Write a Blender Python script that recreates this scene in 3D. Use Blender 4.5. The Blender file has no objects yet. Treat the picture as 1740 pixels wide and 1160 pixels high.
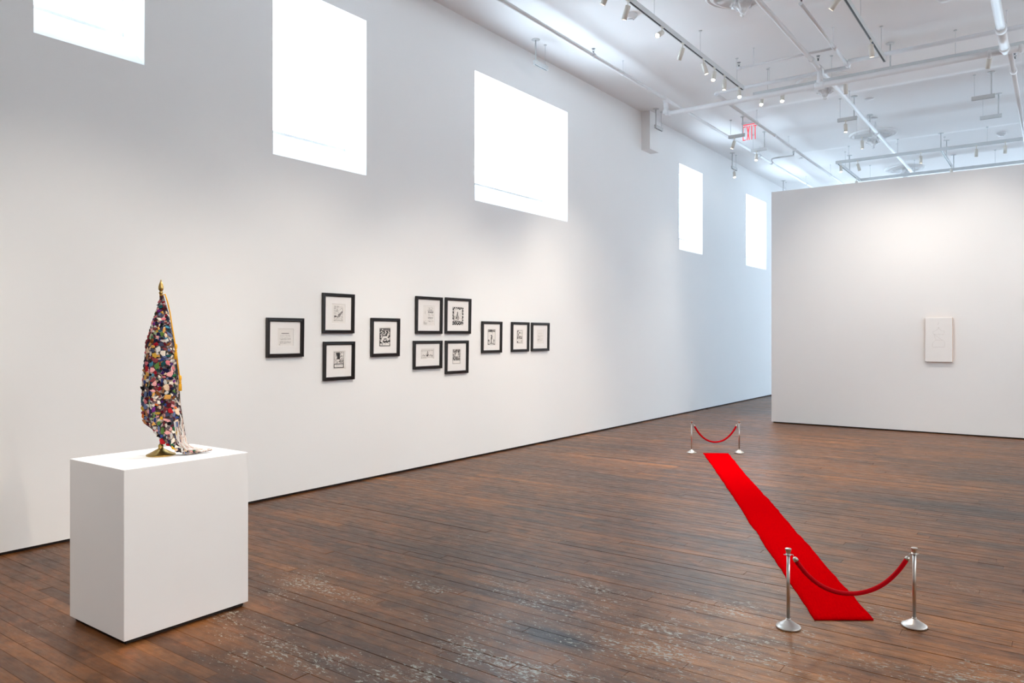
import bpy, bmesh, math, random
from mathutils import Vector, Matrix, Quaternion

random.seed(7)
PI = math.pi
scene = bpy.context.scene
col = scene.collection

# ------------------------------------------------------------------ camera
cam_data = bpy.data.cameras.new('camera')
cam = bpy.data.objects.new('camera', cam_data)
col.objects.link(cam)
cam_data.sensor_width = 36.0
cam_data.lens = 36.0 * 1274.0 / 1740.0
cam_data.shift_y = -10.0 / 1740.0
cam_data.clip_start = 0.05
cam.location = (0, 0, 1.5)
cam.rotation_euler = (PI / 2, 0, math.radians(36.07))
scene.camera = cam

# ------------------------------------------------------------------ world and exposure
world = bpy.data.worlds.new('sky')
scene.world = world
world.use_nodes = True
bg = world.node_tree.nodes['Background']
bg.inputs[0].default_value = (0.72, 0.86, 1.0, 1)
bg.inputs[1].default_value = 1.5
scene.view_settings.view_transform = 'Standard'
scene.view_settings.look = 'None'
scene.view_settings.exposure = 1.31
scene.view_settings.gamma = 1.0
scene.view_settings.use_curve_mapping = False
scene.cycles.max_bounces = 6
scene.cycles.diffuse_bounces = 5
scene.cycles.glossy_bounces = 3
scene.cycles.adaptive_threshold = 0.03
scene.cycles.sample_clamp_indirect = 8.0

WINDOW_LIGHT = 3.6           # daylight on the translucent window shades
SPOT = 80.0                  # watts of one track spotlight
WARM = (1.0, 0.90, 0.76)

# ------------------------------------------------------------------ mesh helpers
class MB:
    def __init__(s):
        s.v = []; s.f = []; s.m = []; s.sm = []
    def add(s, verts, faces, mi=0, smooth=False):
        o = len(s.v)
        s.v += [tuple(p) for p in verts]
        for f in faces:
            s.f.append(tuple(o + i for i in f)); s.m.append(mi); s.sm.append(smooth)
        return s
    def box(s, x0, x1, y0, y1, z0, z1, mi=0):
        v = [(x0,y0,z0),(x1,y0,z0),(x1,y1,z0),(x0,y1,z0),(x0,y0,z1),(x1,y0,z1),(x1,y1,z1),(x0,y1,z1)]
        return s.add(v, [(0,3,2,1),(4,5,6,7),(0,1,5,4),(1,2,6,5),(2,3,7,6),(3,0,4,7)], mi)
    def lathe(s, prof, c=(0,0,0), n=24, mi=0, smooth=True, mod=None):
        # prof: list of (r, z)
        vs = []
        for k, (r, z) in enumerate(prof):
            for i in range(n):
                a = 2*PI*i/n
                q = mod(a, k) if mod else 1.0
                vs.append((c[0]+r*q*math.cos(a), c[1]+r*q*math.sin(a), c[2]+z))
        fs = []
        for k in range(len(prof)-1):
            for i in range(n):
                j = (i+1) % n
                fs.append((k*n+i, k*n+j, (k+1)*n+j, (k+1)*n+i))
        s.add(vs, fs, mi, smooth)
        o = len(s.v) - len(vs)
        if prof[0][0] > 1e-5:
            s.f.append(tuple(o+i for i in range(n))[::-1]); s.m.append(mi); s.sm.append(False)
        if prof[-1][0] > 1e-5:
            b = o + (len(prof)-1)*n
            s.f.append(tuple(b+i for i in range(n))); s.m.append(mi); s.sm.append(False)
        return s
    def tube(s, pts, r, n=10, mi=0, cap=True):
        pts = [Vector(p) for p in pts]
        rs = r if isinstance(r, (list, tuple)) else [r]*len(pts)
        up = None; rings = []
        for i, p in enumerate(pts):
            a = pts[max(i-1, 0)]; b = pts[min(i+1, len(pts)-1)]
            t = (b-a).normalized()
            if up is None:
                up = Vector((0,0,1)) if abs(t.z) < .9 else Vector((1,0,0))
            x = t.cross(up).normalized(); y = x.cross(t).normalized(); up = y
            rings.append([p + (x*math.cos(2*PI*k/n) + y*math.sin(2*PI*k/n))*rs[i] for k in range(n)])
        vs = [q for ring in rings for q in ring]
        fs = []
        for i in range(len(pts)-1):
            for k in range(n):
                j = (k+1) % n
                fs.append((i*n+k, i*n+j, (i+1)*n+j, (i+1)*n+k))
        s.add(vs, fs, mi, True)
        if cap:
            o = len(s.v)-len(vs)
            s.f.append(tuple(o+i for i in range(n))[::-1]); s.m.append(mi); s.sm.append(False)
            o = len(s.v)-n
            s.f.append(tuple(o+i for i in range(n))); s.m.append(mi); s.sm.append(False)
        return s
    def mesh(s, name, mats):
        me = bpy.data.meshes.new(name)
        me.from_pydata(s.v, [], s.f)
        for m in (mats if isinstance(mats, (list, tuple)) else [mats]):
            me.materials.append(m)
        me.polygons.foreach_set('material_index', s.m)
        me.polygons.foreach_set('use_smooth', s.sm)
        me.update()
        return me
    def build(s, name, mats, parent=None, loc=(0,0,0), fix=True):
        me = s.mesh(name, mats)
        if fix:
            bm = bmesh.new(); bm.from_mesh(me)
            bmesh.ops.recalc_face_normals(bm, faces=bm.faces)
            bm.to_mesh(me); bm.free()
        return link(name, me, parent, loc)

def link(name, me, parent=None, loc=(0,0,0)):
    o = bpy.data.objects.new(name, me)
    col.objects.link(o)
    o.parent = parent
    o.location = loc
    return o

def tag(o, label=None, cat=None, group=None, kind=None):
    if label: o['label'] = label
    if cat: o['category'] = cat
    if group: o['group'] = group
    if kind: o['kind'] = kind
    return o

def thing(name, label, cat, loc=(0,0,0), rot=(0,0,0), group=None):
    o = link(name, None, None, loc)
    o.empty_display_size = 0.05
    o.rotation_euler = rot
    return tag(o, label, cat, group)

def structure(o):
    o['kind'] = 'structure'
    return o

def arc(p0, p1, p2, n=6):
    """quadratic bend through a corner"""
    p0, p1, p2 = Vector(p0), Vector(p1), Vector(p2)
    return [(1-t)**2*p0 + 2*t*(1-t)*p1 + t*t*p2 for t in [i/n for i in range(n+1)]]

def sstep(a, b, x):
    t = min(1, max(0, (x-a)/(b-a)))
    return t*t*(3-2*t)

# ------------------------------------------------------------------ materials
def srgb(r, g, b):
    f = lambda c: (c/255/12.92) if c/255 <= .04045 else ((c/255+.055)/1.055)**2.4
    return (f(r), f(g), f(b), 1)

def mat(name, color, rough=.5, metal=0.0, noise=0.0, scale=20.0, bump=0.0, spec=None, emit=None):
    m = bpy.data.materials.new(name); m.use_nodes = True
    nt = m.node_tree; b = nt.nodes['Principled BSDF']
    b.inputs['Roughness'].default_value = rough
    b.inputs['Metallic'].default_value = metal
    if spec is not None: b.inputs['Specular IOR Level'].default_value = spec
    b.inputs['Base Color'].default_value = color
    tc = nt.nodes.new('ShaderNodeTexCoord')
    nz = nt.nodes.new('ShaderNodeTexNoise'); nz.inputs['Scale'].default_value = scale; nz.inputs['Detail'].default_value = 4
    nt.links.new(tc.outputs['Object'], nz.inputs['Vector'])
    if noise:
        mx = nt.nodes.new('ShaderNodeMix'); mx.data_type = 'RGBA'
        mx.inputs[6].default_value = tuple(c*(1-noise) for c in color[:3]) + (1,)
        mx.inputs[7].default_value = tuple(min(1, c*(1+noise)) for c in color[:3]) + (1,)
        nt.links.new(nz.outputs['Fac'], mx.inputs[0])
        nt.links.new(mx.outputs[2], b.inputs['Base Color'])
    if bump:
        bp = nt.nodes.new('ShaderNodeBump'); bp.inputs['Strength'].default_value = bump; bp.inputs['Distance'].default_value = .01
        nt.links.new(nz.outputs['Fac'], bp.inputs['Height'])
        nt.links.new(bp.outputs['Normal'], b.inputs['Normal'])
    if emit:
        b.inputs['Emission Color'].default_value = emit[0] + (1,)
        b.inputs['Emission Strength'].default_value = emit[1]
    return m

M = {}
M['wall'] = mat('wall_paint', (.86,.86,.86,1), .85, noise=.012, scale=1.2, bump=.02)
M['ceiling'] = mat('ceiling_paint', (.88,.88,.89,1), .8, noise=.015, scale=.8, bump=.03)
M['plinth'] = mat('plinth_paint', (.83,.825,.82,1), .6, noise=.01, scale=3)
M['gap'] = mat('dark_reveal', srgb(38,28,22), .8, noise=.3)
M['white_pipe'] = mat('white_pipe_paint', (.77,.78,.80,1), .45, noise=.03, scale=9, bump=.05)
M['track'] = mat('track_enamel', (.60,.62,.63,1), .45, noise=.02)
M['slot'] = mat('track_slot_black', (.012,.012,.014,1), .5, noise=.2)
M['lamp'] = mat('lamp_beige_enamel', srgb(212,207,198), .45, noise=.02)
M['lens'] = mat('lamp_lens', (1,.95,.88,1), .3, emit=((1.0,.90,.76), 30.0))
M['chrome'] = mat('sprinkler_brass_grey', (.25,.26,.27,1), .35, metal=.9, noise=.1)
M['plaster'] = mat('plaster_ornament', (.83,.84,.85,1), .7, noise=.05, scale=30, bump=.25)
M['frame'] = mat('black_frame_lacquer', srgb(22,18,19), .28, noise=.25, scale=30)
M['mat'] = mat('mat_board', srgb(243,240,238), .8, noise=.01, spec=.2)
M['paper'] = mat('print_paper', srgb(236,232,228), .85, noise=.02, scale=60, spec=.2)
M['ink1'] = mat('ink_pale', srgb(176,170,166), .8, noise=.05)
M['ink2'] = mat('ink_mid', srgb(98,92,90), .8, noise=.05)
M['ink3'] = mat('ink_black', srgb(26,23,24), .8, noise=.1)
M['wframe'] = mat('window_frame_paint', (.86,.88,.90,1), .5, noise=.02)
M['brass'] = mat('brass', (.55,.36,.12,1), .3, metal=1, noise=.12, scale=40)
M['oldbrass'] = mat('aged_brass', (.46,.30,.09,1), .30, metal=1, noise=.25, scale=50)
M['pole'] = mat('dark_pole', srgb(52,44,38), .4, metal=.4, noise=.2)
M['gold'] = mat('gold_cord', srgb(238,170,12), .6, noise=.18, scale=300, bump=.5)
M['rope'] = mat('red_velvet_rope', srgb(198,0,18), .7, noise=.15, scale=120, bump=.2, spec=.08)
M['slab_face'] = mat('slab_white_gesso', (.885,.87,.855,1), .6, noise=.01, scale=15, bump=.05)
M['slab_edge'] = mat('slab_raw_wood', srgb(206,160,122), .7, noise=.15)
M['red_exit'] = mat('exit_red', srgb(222,40,56), .4, emit=((1.0,.10,.14), .32))
M['det'] = mat('detector_plastic', (.80,.81,.83,1), .5, noise=.02)

def steel():
    m = mat('brushed_steel', (.66,.62,.58,1), .33, metal=1, noise=.05, scale=200)
    b = m.node_tree.nodes['Principled BSDF']
    b.inputs['Anisotropic'].default_value = .9
    t = m.node_tree.nodes.new('ShaderNodeTangent'); t.direction_type = 'RADIAL'; t.axis = 'Z'
    m.node_tree.links.new(t.outputs[0], b.inputs['Tangent'])
    return m
M['steel'] = steel()

def glass():
    m = bpy.data.materials.new('picture_glass'); m.use_nodes = True
    nt = m.node_tree; nt.nodes.clear()
    out = nt.nodes.new('ShaderNodeOutputMaterial'); mx = nt.nodes.new('ShaderNodeMixShader')
    t = nt.nodes.new('ShaderNodeBsdfTransparent'); g = nt.nodes.new('ShaderNodeBsdfGlossy')
    g.inputs['Roughness'].default_value = .03
    mx.inputs[0].default_value = .025
    nt.links.new(t.outputs[0], mx.inputs[1]); nt.links.new(g.outputs[0], mx.inputs[2])
    nt.links.new(mx.outputs[0], out.inputs[0])
    return m
M['glass'] = glass()

def shade_mat(name, strength, color=(.70,.88,1.03,1)):
    m = bpy.data.materials.new(name); m.use_nodes = True
    b = m.node_tree.nodes['Principled BSDF']
    b.inputs['Base Color'].default_value = (.8,.8,.8,1)
    b.inputs['Emission Color'].default_value = color
    b.inputs['Emission Strength'].default_value = strength
    return m
M['shade'] = shade_mat('daylit_window_shade', WINDOW_LIGHT)
M['shade_right'] = shade_mat('daylit_shade_right_wall', WINDOW_LIGHT*1.1, (.83,.94,1.03,1))  # glow of the added right-wall windows
M['shade_end'] = shade_mat('daylit_street_window', WINDOW_LIGHT, (.62,.82,1.0,1))  # glow of the added windows at the far end

def carpet_mat():
    m = bpy.data.materials.new('red_carpet'); m.use_nodes = True
    nt = m.node_tree; b = nt.nodes['Principled BSDF']
    b.inputs['Roughness'].default_value = 1; b.inputs['Specular IOR Level'].default_value = 0.0
    tc = nt.nodes.new('ShaderNodeTexCoord')
    mp = nt.nodes.new('ShaderNodeMapping'); mp.inputs['Scale'].default_value = (30, 160, 1)
    nz = nt.nodes.new('ShaderNodeTexNoise'); nz.inputs['Scale'].default_value = 1; nz.inputs['Detail'].default_value = 3
    nt.links.new(tc.outputs['Object'], mp.inputs[0]); nt.links.new(mp.outputs[0], nz.inputs['Vector'])
    cr = nt.nodes.new('ShaderNodeValToRGB')
    cr.color_ramp.elements[0].color = (.47,.0,.0012,1); cr.color_ramp.elements[1].color = (.60,.0,.0025,1)
    cr.color_ramp.elements[0].position = .3; cr.color_ramp.elements[1].position = .7
    nt.links.new(nz.outputs['Fac'], cr.inputs[0]); nt.links.new(cr.outputs[0], b.inputs['Base Color'])
    bp = nt.nodes.new('ShaderNodeBump'); bp.inputs['Strength'].default_value = .25; bp.inputs['Distance'].default_value = .004
    nt.links.new(nz.outputs['Fac'], bp.inputs['Height']); nt.links.new(bp.outputs['Normal'], b.inputs['Normal'])
    return m
M['carpet'] = carpet_mat()

def plank_mat():
    """worn stained boards: per-board tone (attribute), grain along x, patches of bare wood, dark stains, chipped paint"""
    m = bpy.data.materials.new('worn_floor_boards'); m.use_nodes = True
    nt = m.node_tree; N = nt.nodes; L = nt.links; b = N['Principled BSDF']
    geo = N.new('ShaderNodeNewGeometry')
    at = N.new('ShaderNodeAttribute'); at.attribute_name = 'tone'
    def noise(sx, sy, scale, detail=4, rough=.55, off=0, dist=0):
        mp = N.new('ShaderNodeMapping'); mp.inputs['Scale'].default_value = (sx, sy, 1); mp.inputs['Location'].default_value = (off, off*1.7, off)
        L.new(geo.outputs['Position'], mp.inputs[0])
        nz = N.new('ShaderNodeTexNoise'); nz.inputs['Scale'].default_value = scale; nz.inputs['Detail'].default_value = detail
        nz.inputs['Roughness'].default_value = rough; nz.inputs['Distortion'].default_value = dist
        L.new(mp.outputs[0], nz.inputs['Vector'])
        return nz.outputs['Fac']
    def ramp(inp, stops):
        r = N.new('ShaderNodeValToRGB')
        e = r.color_ramp.elements
        while len(e) < len(stops): e.new(.5)
        for k, (p, c) in enumerate(stops):
            e[k].position = p; e[k].color = c if len(c) == 4 else tuple(c) + (1,)
        L.new(inp, r.inputs[0]); return r.outputs[0]
    def mix(fac, a, c, mode='MIX'):
        x = N.new('ShaderNodeMix'); x.data_type = 'RGBA'; x.blend_type = mode
        if isinstance(fac, float): x.inputs[0].default_value = fac
        else: L.new(fac, x.inputs[0])
        for sock, val in ((x.inputs[6], a), (x.inputs[7], c)):
            if isinstance(val, tuple): sock.default_value = val
            else: L.new(val, sock)
        return x.outputs[2]
    def math_(op, a, c):
        x = N.new('ShaderNodeMath'); x.operation = op; x.use_clamp = True
        for sock, val in ((x.inputs[0], a), (x.inputs[1], c)):
            if isinstance(val, (int, float)): sock.default_value = val
            else: L.new(val, sock)
        return x.outputs[0]
    def blob(cx, cy, rx, ry, soft=.5):
        mp = N.new('ShaderNodeMapping'); mp.vector_type = 'TEXTURE'
        mp.inputs['Location'].default_value = (cx, cy, 0); mp.inputs['Scale'].default_value = (rx, ry, 50)
        L.new(geo.outputs['Position'], mp.inputs[0])
        ln = N.new('ShaderNodeVectorMath'); ln.operation = 'LENGTH'; L.new(mp.outputs[0], ln.inputs[0])
        mr = N.new('ShaderNodeMapRange'); mr.inputs[1].default_value = 1-soft; mr.inputs[2].default_value = 1+soft
        mr.inputs[3].default_value = 1; mr.inputs[4].default_value = 0
        L.new(ln.outputs['Value'], mr.inputs[0]); return mr.outputs[0]
    base = ramp(at.outputs['Fac'], [(0, srgb(74,45,25)), (.3, srgb(99,61,31)), (.6, srgb(119,75,37)), (.85, srgb(137,87,43)), (1, srgb(158,102,52))])
    grain = noise(1.2, 30, 3, 6, .65)
    base = mix(.55, base, ramp(grain, [(.25, (.45,.42,.40)), (.55, (1,1,1)), (.8, (1.2,1.18,1.12))]), 'MULTIPLY')
    # darker oily patina in soft patches
    pat = noise(.9, 1.6, 1.1, 5, .6, 3.1, .6)
    base = mix(ramp(pat, [(.40, (0,0,0)), (.66, (.75,.75,.75))]), base, srgb(62,44,36))
    pat2 = noise(2.2, 5, 2.0, 5, .6, 8.3, .4)
    base = mix(ramp(pat2, [(.56, (0,0,0)), (.74, (.6,.6,.6))]), base, srgb(140,86,52))
    # boards rubbed back to bare wood at the near right
    worn = math_('MULTIPLY', blob(.1, 3.7, 1.75, 1.5, .35), ramp(noise(1.5, 5, 2.2, 5, .65, 17.0, .4), [(.36, (.15,.15,.15)), (.56, (.75,.75,.75))]))
    base = mix(worn, base, mix(.5, ramp(at.outputs['Fac'], [(0, srgb(140,86,44)), (1, srgb(186,124,68))]), ramp(grain, [(.25, (.5,.5,.5)), (.6, (1,1,1))]), 'MULTIPLY'))
    # stains with a shape of their own
    edge = noise(3, 14, 2.5, 5, .7, 5.0)
    for (cx, cy, rx, ry, cc, st) in ((-2.05, 3.14, .20, .075, srgb(30,18,22), 1.6), (-.72, 7.55, .8, .22, srgb(46,40,40), .95),
                                 (-1.75, 4.35, .7, .22, srgb(58,52,52), .8), (.2, 9.3, 1.2, .25, srgb(50,42,40), .8), (-1.05, 2.95, .35, .12, srgb(60,50,48), .9)):
        base = mix(math_('MULTIPLY', math_('MULTIPLY', blob(cx, cy, rx, ry, .6), ramp(edge, [(.3, (.3,.3,.3)), (.6, (1,1,1))])), st), base, cc)
    # chipped paint, thick in one worn zone, stray specks elsewhere
    chip = noise(10, 22, 3.2, 7, .72, 1.0, .5)
    zone = noise(1.3, 2.6, 1.2, 4, .6, 12.0)
    zm = math_('ADD', math_('MULTIPLY', blob(-2.0, 3.2, 1.9, 1.5, .8), .11), math_('MULTIPLY', blob(-1.0, 3.2, 1.6, 1.2, .8), .05))
    v = math_('ADD', math_('ADD', chip, zm), math_('MULTIPLY', math_('SUBTRACT', zone, .45), .6))
    chipm = ramp(v, [(.745, (0,0,0)), (.79, (1,1,1))])
    # fine mottled grime worked into the boards
    mot = noise(1, 1.8, 7.5, 7, .72, 31.0)
    base = mix(.85, base, ramp(mot, [(.32, (.42,.38,.36)), (.50, (1,.99,.97)), (.66, (1.4,1.34,1.25))]), 'MULTIPLY')
    # stray tan flecks and scratches
    fl = noise(5, 13, 5.0, 3, .55, 44.0, 2.2)
    base = mix(ramp(fl, [(.735, (0,0,0)), (.76, (.8,.8,.8))]), base, srgb(176,158,128))
    # short thin scuffs
    sc = noise(3.5, 60, 3.0, 3, .6, 21.0, 1.5)
    base = mix(ramp(sc, [(.70, (0,0,0)), (.74, (.5,.5,.5))]), base, srgb(28,20,18))
    base = mix(chipm, base, srgb(168,166,154))
    L.new(base, b.inputs['Base Color'])
    rg = noise(2, 8, 4, 5, .6, 2.0)
    L.new(ramp(rg, [(.3, (.28,.28,.28)), (.7, (.46,.46,.46))]), b.inputs['Roughness'])
    b.inputs['Specular IOR Level'].default_value = .31
    bp = N.new('ShaderNodeBump'); bp.inputs['Strength'].default_value = .35; bp.inputs['Distance'].default_value = .004
    hh = math_('ADD', math_('MULTIPLY', grain, .6), math_('MULTIPLY', noise(1, 2.2, 9, 4, .6, 4.0), .6))
    L.new(hh, bp.inputs['Height']); L.new(bp.outputs['Normal'], b.inputs['Normal'])
    return m
M['plank'] = plank_mat()

# ------------------------------------------------------------------ room shell
XL, XR, YB, YF = -5.82, 5.82, -4.0, 26.0
BEAMS = [8.32 + 3.665*k for k in range(-3, 5)]
def ceil_z(x, y):
    s = sstep(-4.72, -4.35, x) * (1 - sstep(4.35, 4.72, x))
    d = min(abs(y-b) for b in BEAMS)
    return 5.36 + .055 * s * sstep(.72, 1.08, d)

# ceiling: shallow recessed bays between flat ribs
def make_ceiling():
    mb = MB()
    xs = []; x = XL
    while x < XR - 1e-6:
        xs.append(x); x += .06 if -4.8 < x < -4.25 else .2
    xs.append(XR)
    ny = int((YF-YB)/.07)
    ys = [YB + (YF-YB)*k/ny for k in range(ny+1)]
    vs = [(x, y, ceil_z(x, y)) for y in ys for x in xs]
    n = len(xs)
    fs = [(j*n+i, (j+1)*n+i, (j+1)*n+i+1, j*n+i+1) for j in range(ny) for i in range(n-1)]
    mb.add(vs, fs, 0, True)
    o = mb.build('ceiling', M['ceiling'], fix=False)
    structure(o)
    s = MB().box(XL-.5, XR+.2, YB-.2, YF+.2, 5.5, 5.6).build('roof_slab', M['ceiling'], o)
make_ceiling()

WINS = [(2.28, 3.07), (4.268, 5.415), (7.21, 9.373), (13.39, 14.54), (17.16, 18.64), (21.2, 22.4), (23.9, 25.1)]
WZ0S = [3.63, 3.165, 3.17, 3.135, 3.12, 3.13, 3.13]; WZ1, WD, SILL = 4.775, .34, .31
def make_left_wall():
    mb = MB()
    XI = XL - WD; XO = XI - .02
    def quad(x, y0, y1, z0, z1): mb.add([(x,y0,z0),(x,y1,z0),(x,y1,z1),(x,y0,z1)], [(0,1,2,3)])
    edges = [YB] + [y for w in WINS for y in w] + [YF]
    for j in range(0, len(edges), 2):                      # solid piers
        quad(XL, edges[j], edges[j+1], .022, 5.45); quad(XO, edges[j], edges[j+1], 0, 5.5)
    for (a, b), z0 in zip(WINS, WZ0S):
        zs = z0 + SILL
        quad(XL, a, b, .022, z0); quad(XL, a, b, WZ1, 5.45)
        quad(XO, a, b, 0, zs); quad(XO, a, b, WZ1, 5.5)
        mb.add([(XL,a,WZ1),(XL,b,WZ1),(XI,b,WZ1),(XI,a,WZ1)], [(0,1,2,3)])            # head
        mb.add([(XL,a,z0),(XI,a,zs),(XI,b,zs),(XL,b,z0)], [(0,1,2,3)])                # sloped sill
        mb.add([(XL,a,z0),(XL,a,WZ1),(XI,a,WZ1),(XI,a,zs)], [(0,1,2,3)])              # jambs
        mb.add([(XL,b,z0),(XI,b,zs),(XI,b,WZ1),(XL,b,WZ1)], [(0,1,2,3)])
    mb.add([(XL,YB,.022),(XL,YF,.022),(XL-.1,YF,.022),(XL-.1,YB,.022)], [(0,1,2,3)])
    structure(mb.build('wall_left', M['wall'], fix=False))
    structure(MB().box(XL-.06, XL-.025, YB, YF, -.02, .03).build('baseboard_left', M['gap']))
    names = ['narrow bright window cut by the top edge at far left', 'square white window above the leftmost framed prints', 'widest white window, above the middle framed prints',
             'narrow white window just past the boxed duct', 'last narrow white window beside the free-standing wall', 'window farther along the left wall', 'window at the far end of the left wall']
    for i, ((a, b), z0) in enumerate(zip(WINS, WZ0S)):
        zs = z0 + SILL
        e = link('window_%d' % (i+1), None); e.empty_display_size = .1
        structure(e); e['label'] = names[i]
        MB().box(XI-.012, XI-.004, a, b, zs, WZ1).build('pane', M['shade'], e)
        fr = MB(); t = .014
        fr.box(XI-.004, XI+.012, a, b, zs-.014, zs+t); fr.box(XI-.004, XI+.012, a, b, WZ1-t, WZ1)
        fr.box(XI-.004, XI+.012, a, a+t, zs+t, WZ1-t); fr.box(XI-.004, XI+.012, b-t, b, zs+t, WZ1-t)
        fr.build('window_frame', M['wframe'], e)
        if b-a > 2:
            c = a + (b-a)*.40
            MB().box(XI-.004, XI+.004, c-.006, c+.006, zs+t, WZ1-t).build('mullion', M['wframe'], e)
make_left_wall()

def pierced_wall(name, axis, at, out, span, wins, z0, z1, first, material, names):
    """flat wall on plane axis=at with window openings; out = +1/-1, the side the daylight comes from"""
    mb = MB(); d = .2*out
    def q(pts): mb.add([((at+dd, u, z) if axis == 'x' else (u, at+dd, z)) for (dd, u, z) in pts], [(0,1,2,3)])
    edges = [span[0]] + [u for w in wins for u in w] + [span[1]]
    for j in range(0, len(edges), 2): q([(0,edges[j],-.05),(0,edges[j+1],-.05),(0,edges[j+1],5.5),(0,edges[j],5.5)])
    for (u0, u1) in wins:
        q([(0,u0,-.05),(0,u1,-.05),(0,u1,z0),(0,u0,z0)]); q([(0,u0,z1),(0,u1,z1),(0,u1,5.5),(0,u0,5.5)])
        q([(0,u0,z0),(0,u1,z0),(d,u1,z0),(d,u0,z0)]); q([(0,u0,z1),(0,u1,z1),(d,u1,z1),(d,u0,z1)])
        q([(0,u0,z0),(0,u0,z1),(d,u0,z1),(d,u0,z0)]); q([(0,u1,z0),(0,u1,z1),(d,u1,z1),(d,u1,z0)])
    q([(d+.03*out,span[0],-.05),(d+.03*out,span[1],-.05),(d+.03*out,span[1],5.5),(d+.03*out,span[0],5.5)])
    structure(mb.build(name, M['wall'], fix=False))
    for k, (u0, u1) in enumerate(wins):
        e = link('window_%d' % (first+k), None); e.empty_display_size = .1; structure(e); e['label'] = names[k]
        x0, x1 = sorted((at+d, at+d+.01*out)); t = .03
        bx = (lambda m, a0, a1, b0, b1, c0, c1: m.box(a0,a1,b0,b1,c0,c1)) if axis == 'x' else (lambda m, a0, a1, b0, b1, c0, c1: m.box(b0,b1,a0,a1,c0,c1))
        bx(MB(), x0, x1, u0, u1, z0, z1).build('pane', material, e)
        f0, f1 = sorted((at+d-.03*out, at+d))
        fr = MB(); bx(fr,f0,f1,u0,u1,z0,z0+t); bx(fr,f0,f1,u0,u1,z1-t,z1); bx(fr,f0,f1,u0,u0+t,z0+t,z1-t); bx(fr,f0,f1,u1-t,u1,z0+t,z1-t)
        bx(fr,f0,f1,(u0+u1)/2-t/2,(u0+u1)/2+t/2,z0+t,z1-t)
        fr.build('window_frame', M['wframe'], e)
pierced_wall('wall_right', 'x', XR, 1, (YB, YF), [(1.8,3.2),(4.6,6.2),(7.6,9.6),(11.2,12.6)], 3.17, 4.775, 8, M['shade_right'],
             ['window on the right wall, out of frame, number %s from the back' % w for w in ('one','two','three','four')])  # unseen windows added to even out the light in the room
pierced_wall('wall_far', 'y', YF, 1, (XL-.4, XR+.2), [(-5.2,-2.4),(-1.4,1.4),(2.4,5.2)], .9, 4.7, 13, M['shade_end'],
             ['tall street window at the far end of the room, ' + w for w in ('left one','middle one','right one')])  # windows hidden from view, added to brighten the far end
structure(MB().box(XL-.4, XR+.2, YB-.2, YB, -.05, 5.5).build('wall_back', M['wall']))

# free-standing partition, on a recessed dark base
structure(MB().box(-4.0, XR-.6, 13.10, 13.32, .02, 3.975).build('wall_partition', M['wall']))
structure(MB().box(-3.975, XR-.62, 13.125, 13.295, .002, .02).build('baseboard_partition', M['gap']))

# boxed duct on the left wall
structure(MB().box(XL, -5.66, 11.79, 12.15, 4.706, 5.36).build('trim_1', M['wall']))

# ------------------------------------------------------------------ floor boards
def make_floor():
    rnd = random.Random(11)
    fl = structure(MB().box(XL-.4, XR+.2, YB-.2, YF+.2, -.12, -.022).build('floor', M['gap']))
    W = .078
    rows = int((YF-YB)/W)
    field = MB(); ftone = []
    def camdist(x, y):
        return math.hypot(x, y)
    def in_view(x0, x1, y):
        # boards the photograph can show: tested on the floor plan of the room
        for k in range(9):
            x = x0 + (x1-x0)*k/8
            d = -.5888*x + .8083*y; s = .8083*x + .5888*y
            if d > 3.1 and abs(s)/d < .70: return True
        return False
    boards = []
    for r in range(rows):
        y0 = YB + r*W
        x = XL - .02 - rnd.random()*1.5
        while x < XR:
            ln = rnd.choice((.9, 1.2, 1.5, 1.8, 2.2, 2.6, 3.2))*(.85+.3*rnd.random())
            x1 = x + ln
            gap = rnd.choice((.0005, .0006, .0008, .001, .0013, .002)) if rnd.random() > .03 else .005
            a, b = max(x+.0006, XL-.02), min(x1-.0006, XR)
            if b - a > .05:
                boards.append((a, b, y0+gap*.5, y0+W-gap*.5, rnd.uniform(-.0014, .0004), min(1, max(0, rnd.gauss(.5, .19)))))
            x = x1
    vis = [bd for bd in boards if in_view(bd[0], bd[1], (bd[2]+bd[3])/2)]
    # nearest 300 boards are objects of their own
    vis.sort(key=lambda bd: min(math.hypot(bd[0]+(bd[1]-bd[0])*k/6, bd[2]) for k in range(7)))
    near = set(vis[:300])
    def board_geo(bd):
        a, b, y0, y1, dz, tn = bd
        c = .0012
        z = dz
        v = [(a,y0,-.022),(b,y0,-.022),(b,y1,-.022),(a,y1,-.022),
             (a,y0,z-c),(b,y0,z-c),(b,y1,z-c),(a,y1,z-c),
             (a+c,y0+c,z),(b-c,y0+c,z),(b-c,y1-c,z),(a+c,y1-c,z)]
        f = [(0,1,5,4),(1,2,6,5),(2,3,7,6),(3,0,4,7),(4,5,9,8),(5,6,10,9),(6,7,11,10),(7,4,8,11),(8,9,10,11)]
        return v, f
    def settone(me, vals):
        at = me.attributes.new('tone', 'FLOAT', 'POINT')
        at.data.foreach_set('value', vals)
    for bd in boards:
        v, f = board_geo(bd)
        if bd in near:
            me = MB().add(v, f).mesh('plank', M['plank'])
            settone(me, [bd[5]]*12)
            link('plank', me, fl)
        else:
            field.add(v, f); ftone += [bd[5]]*12
    me = field.mesh('plank_field', M['plank'])
    settone(me, ftone)
    o = link('plank_field', me, fl); o['kind'] = 'stuff'
make_floor()

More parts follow.
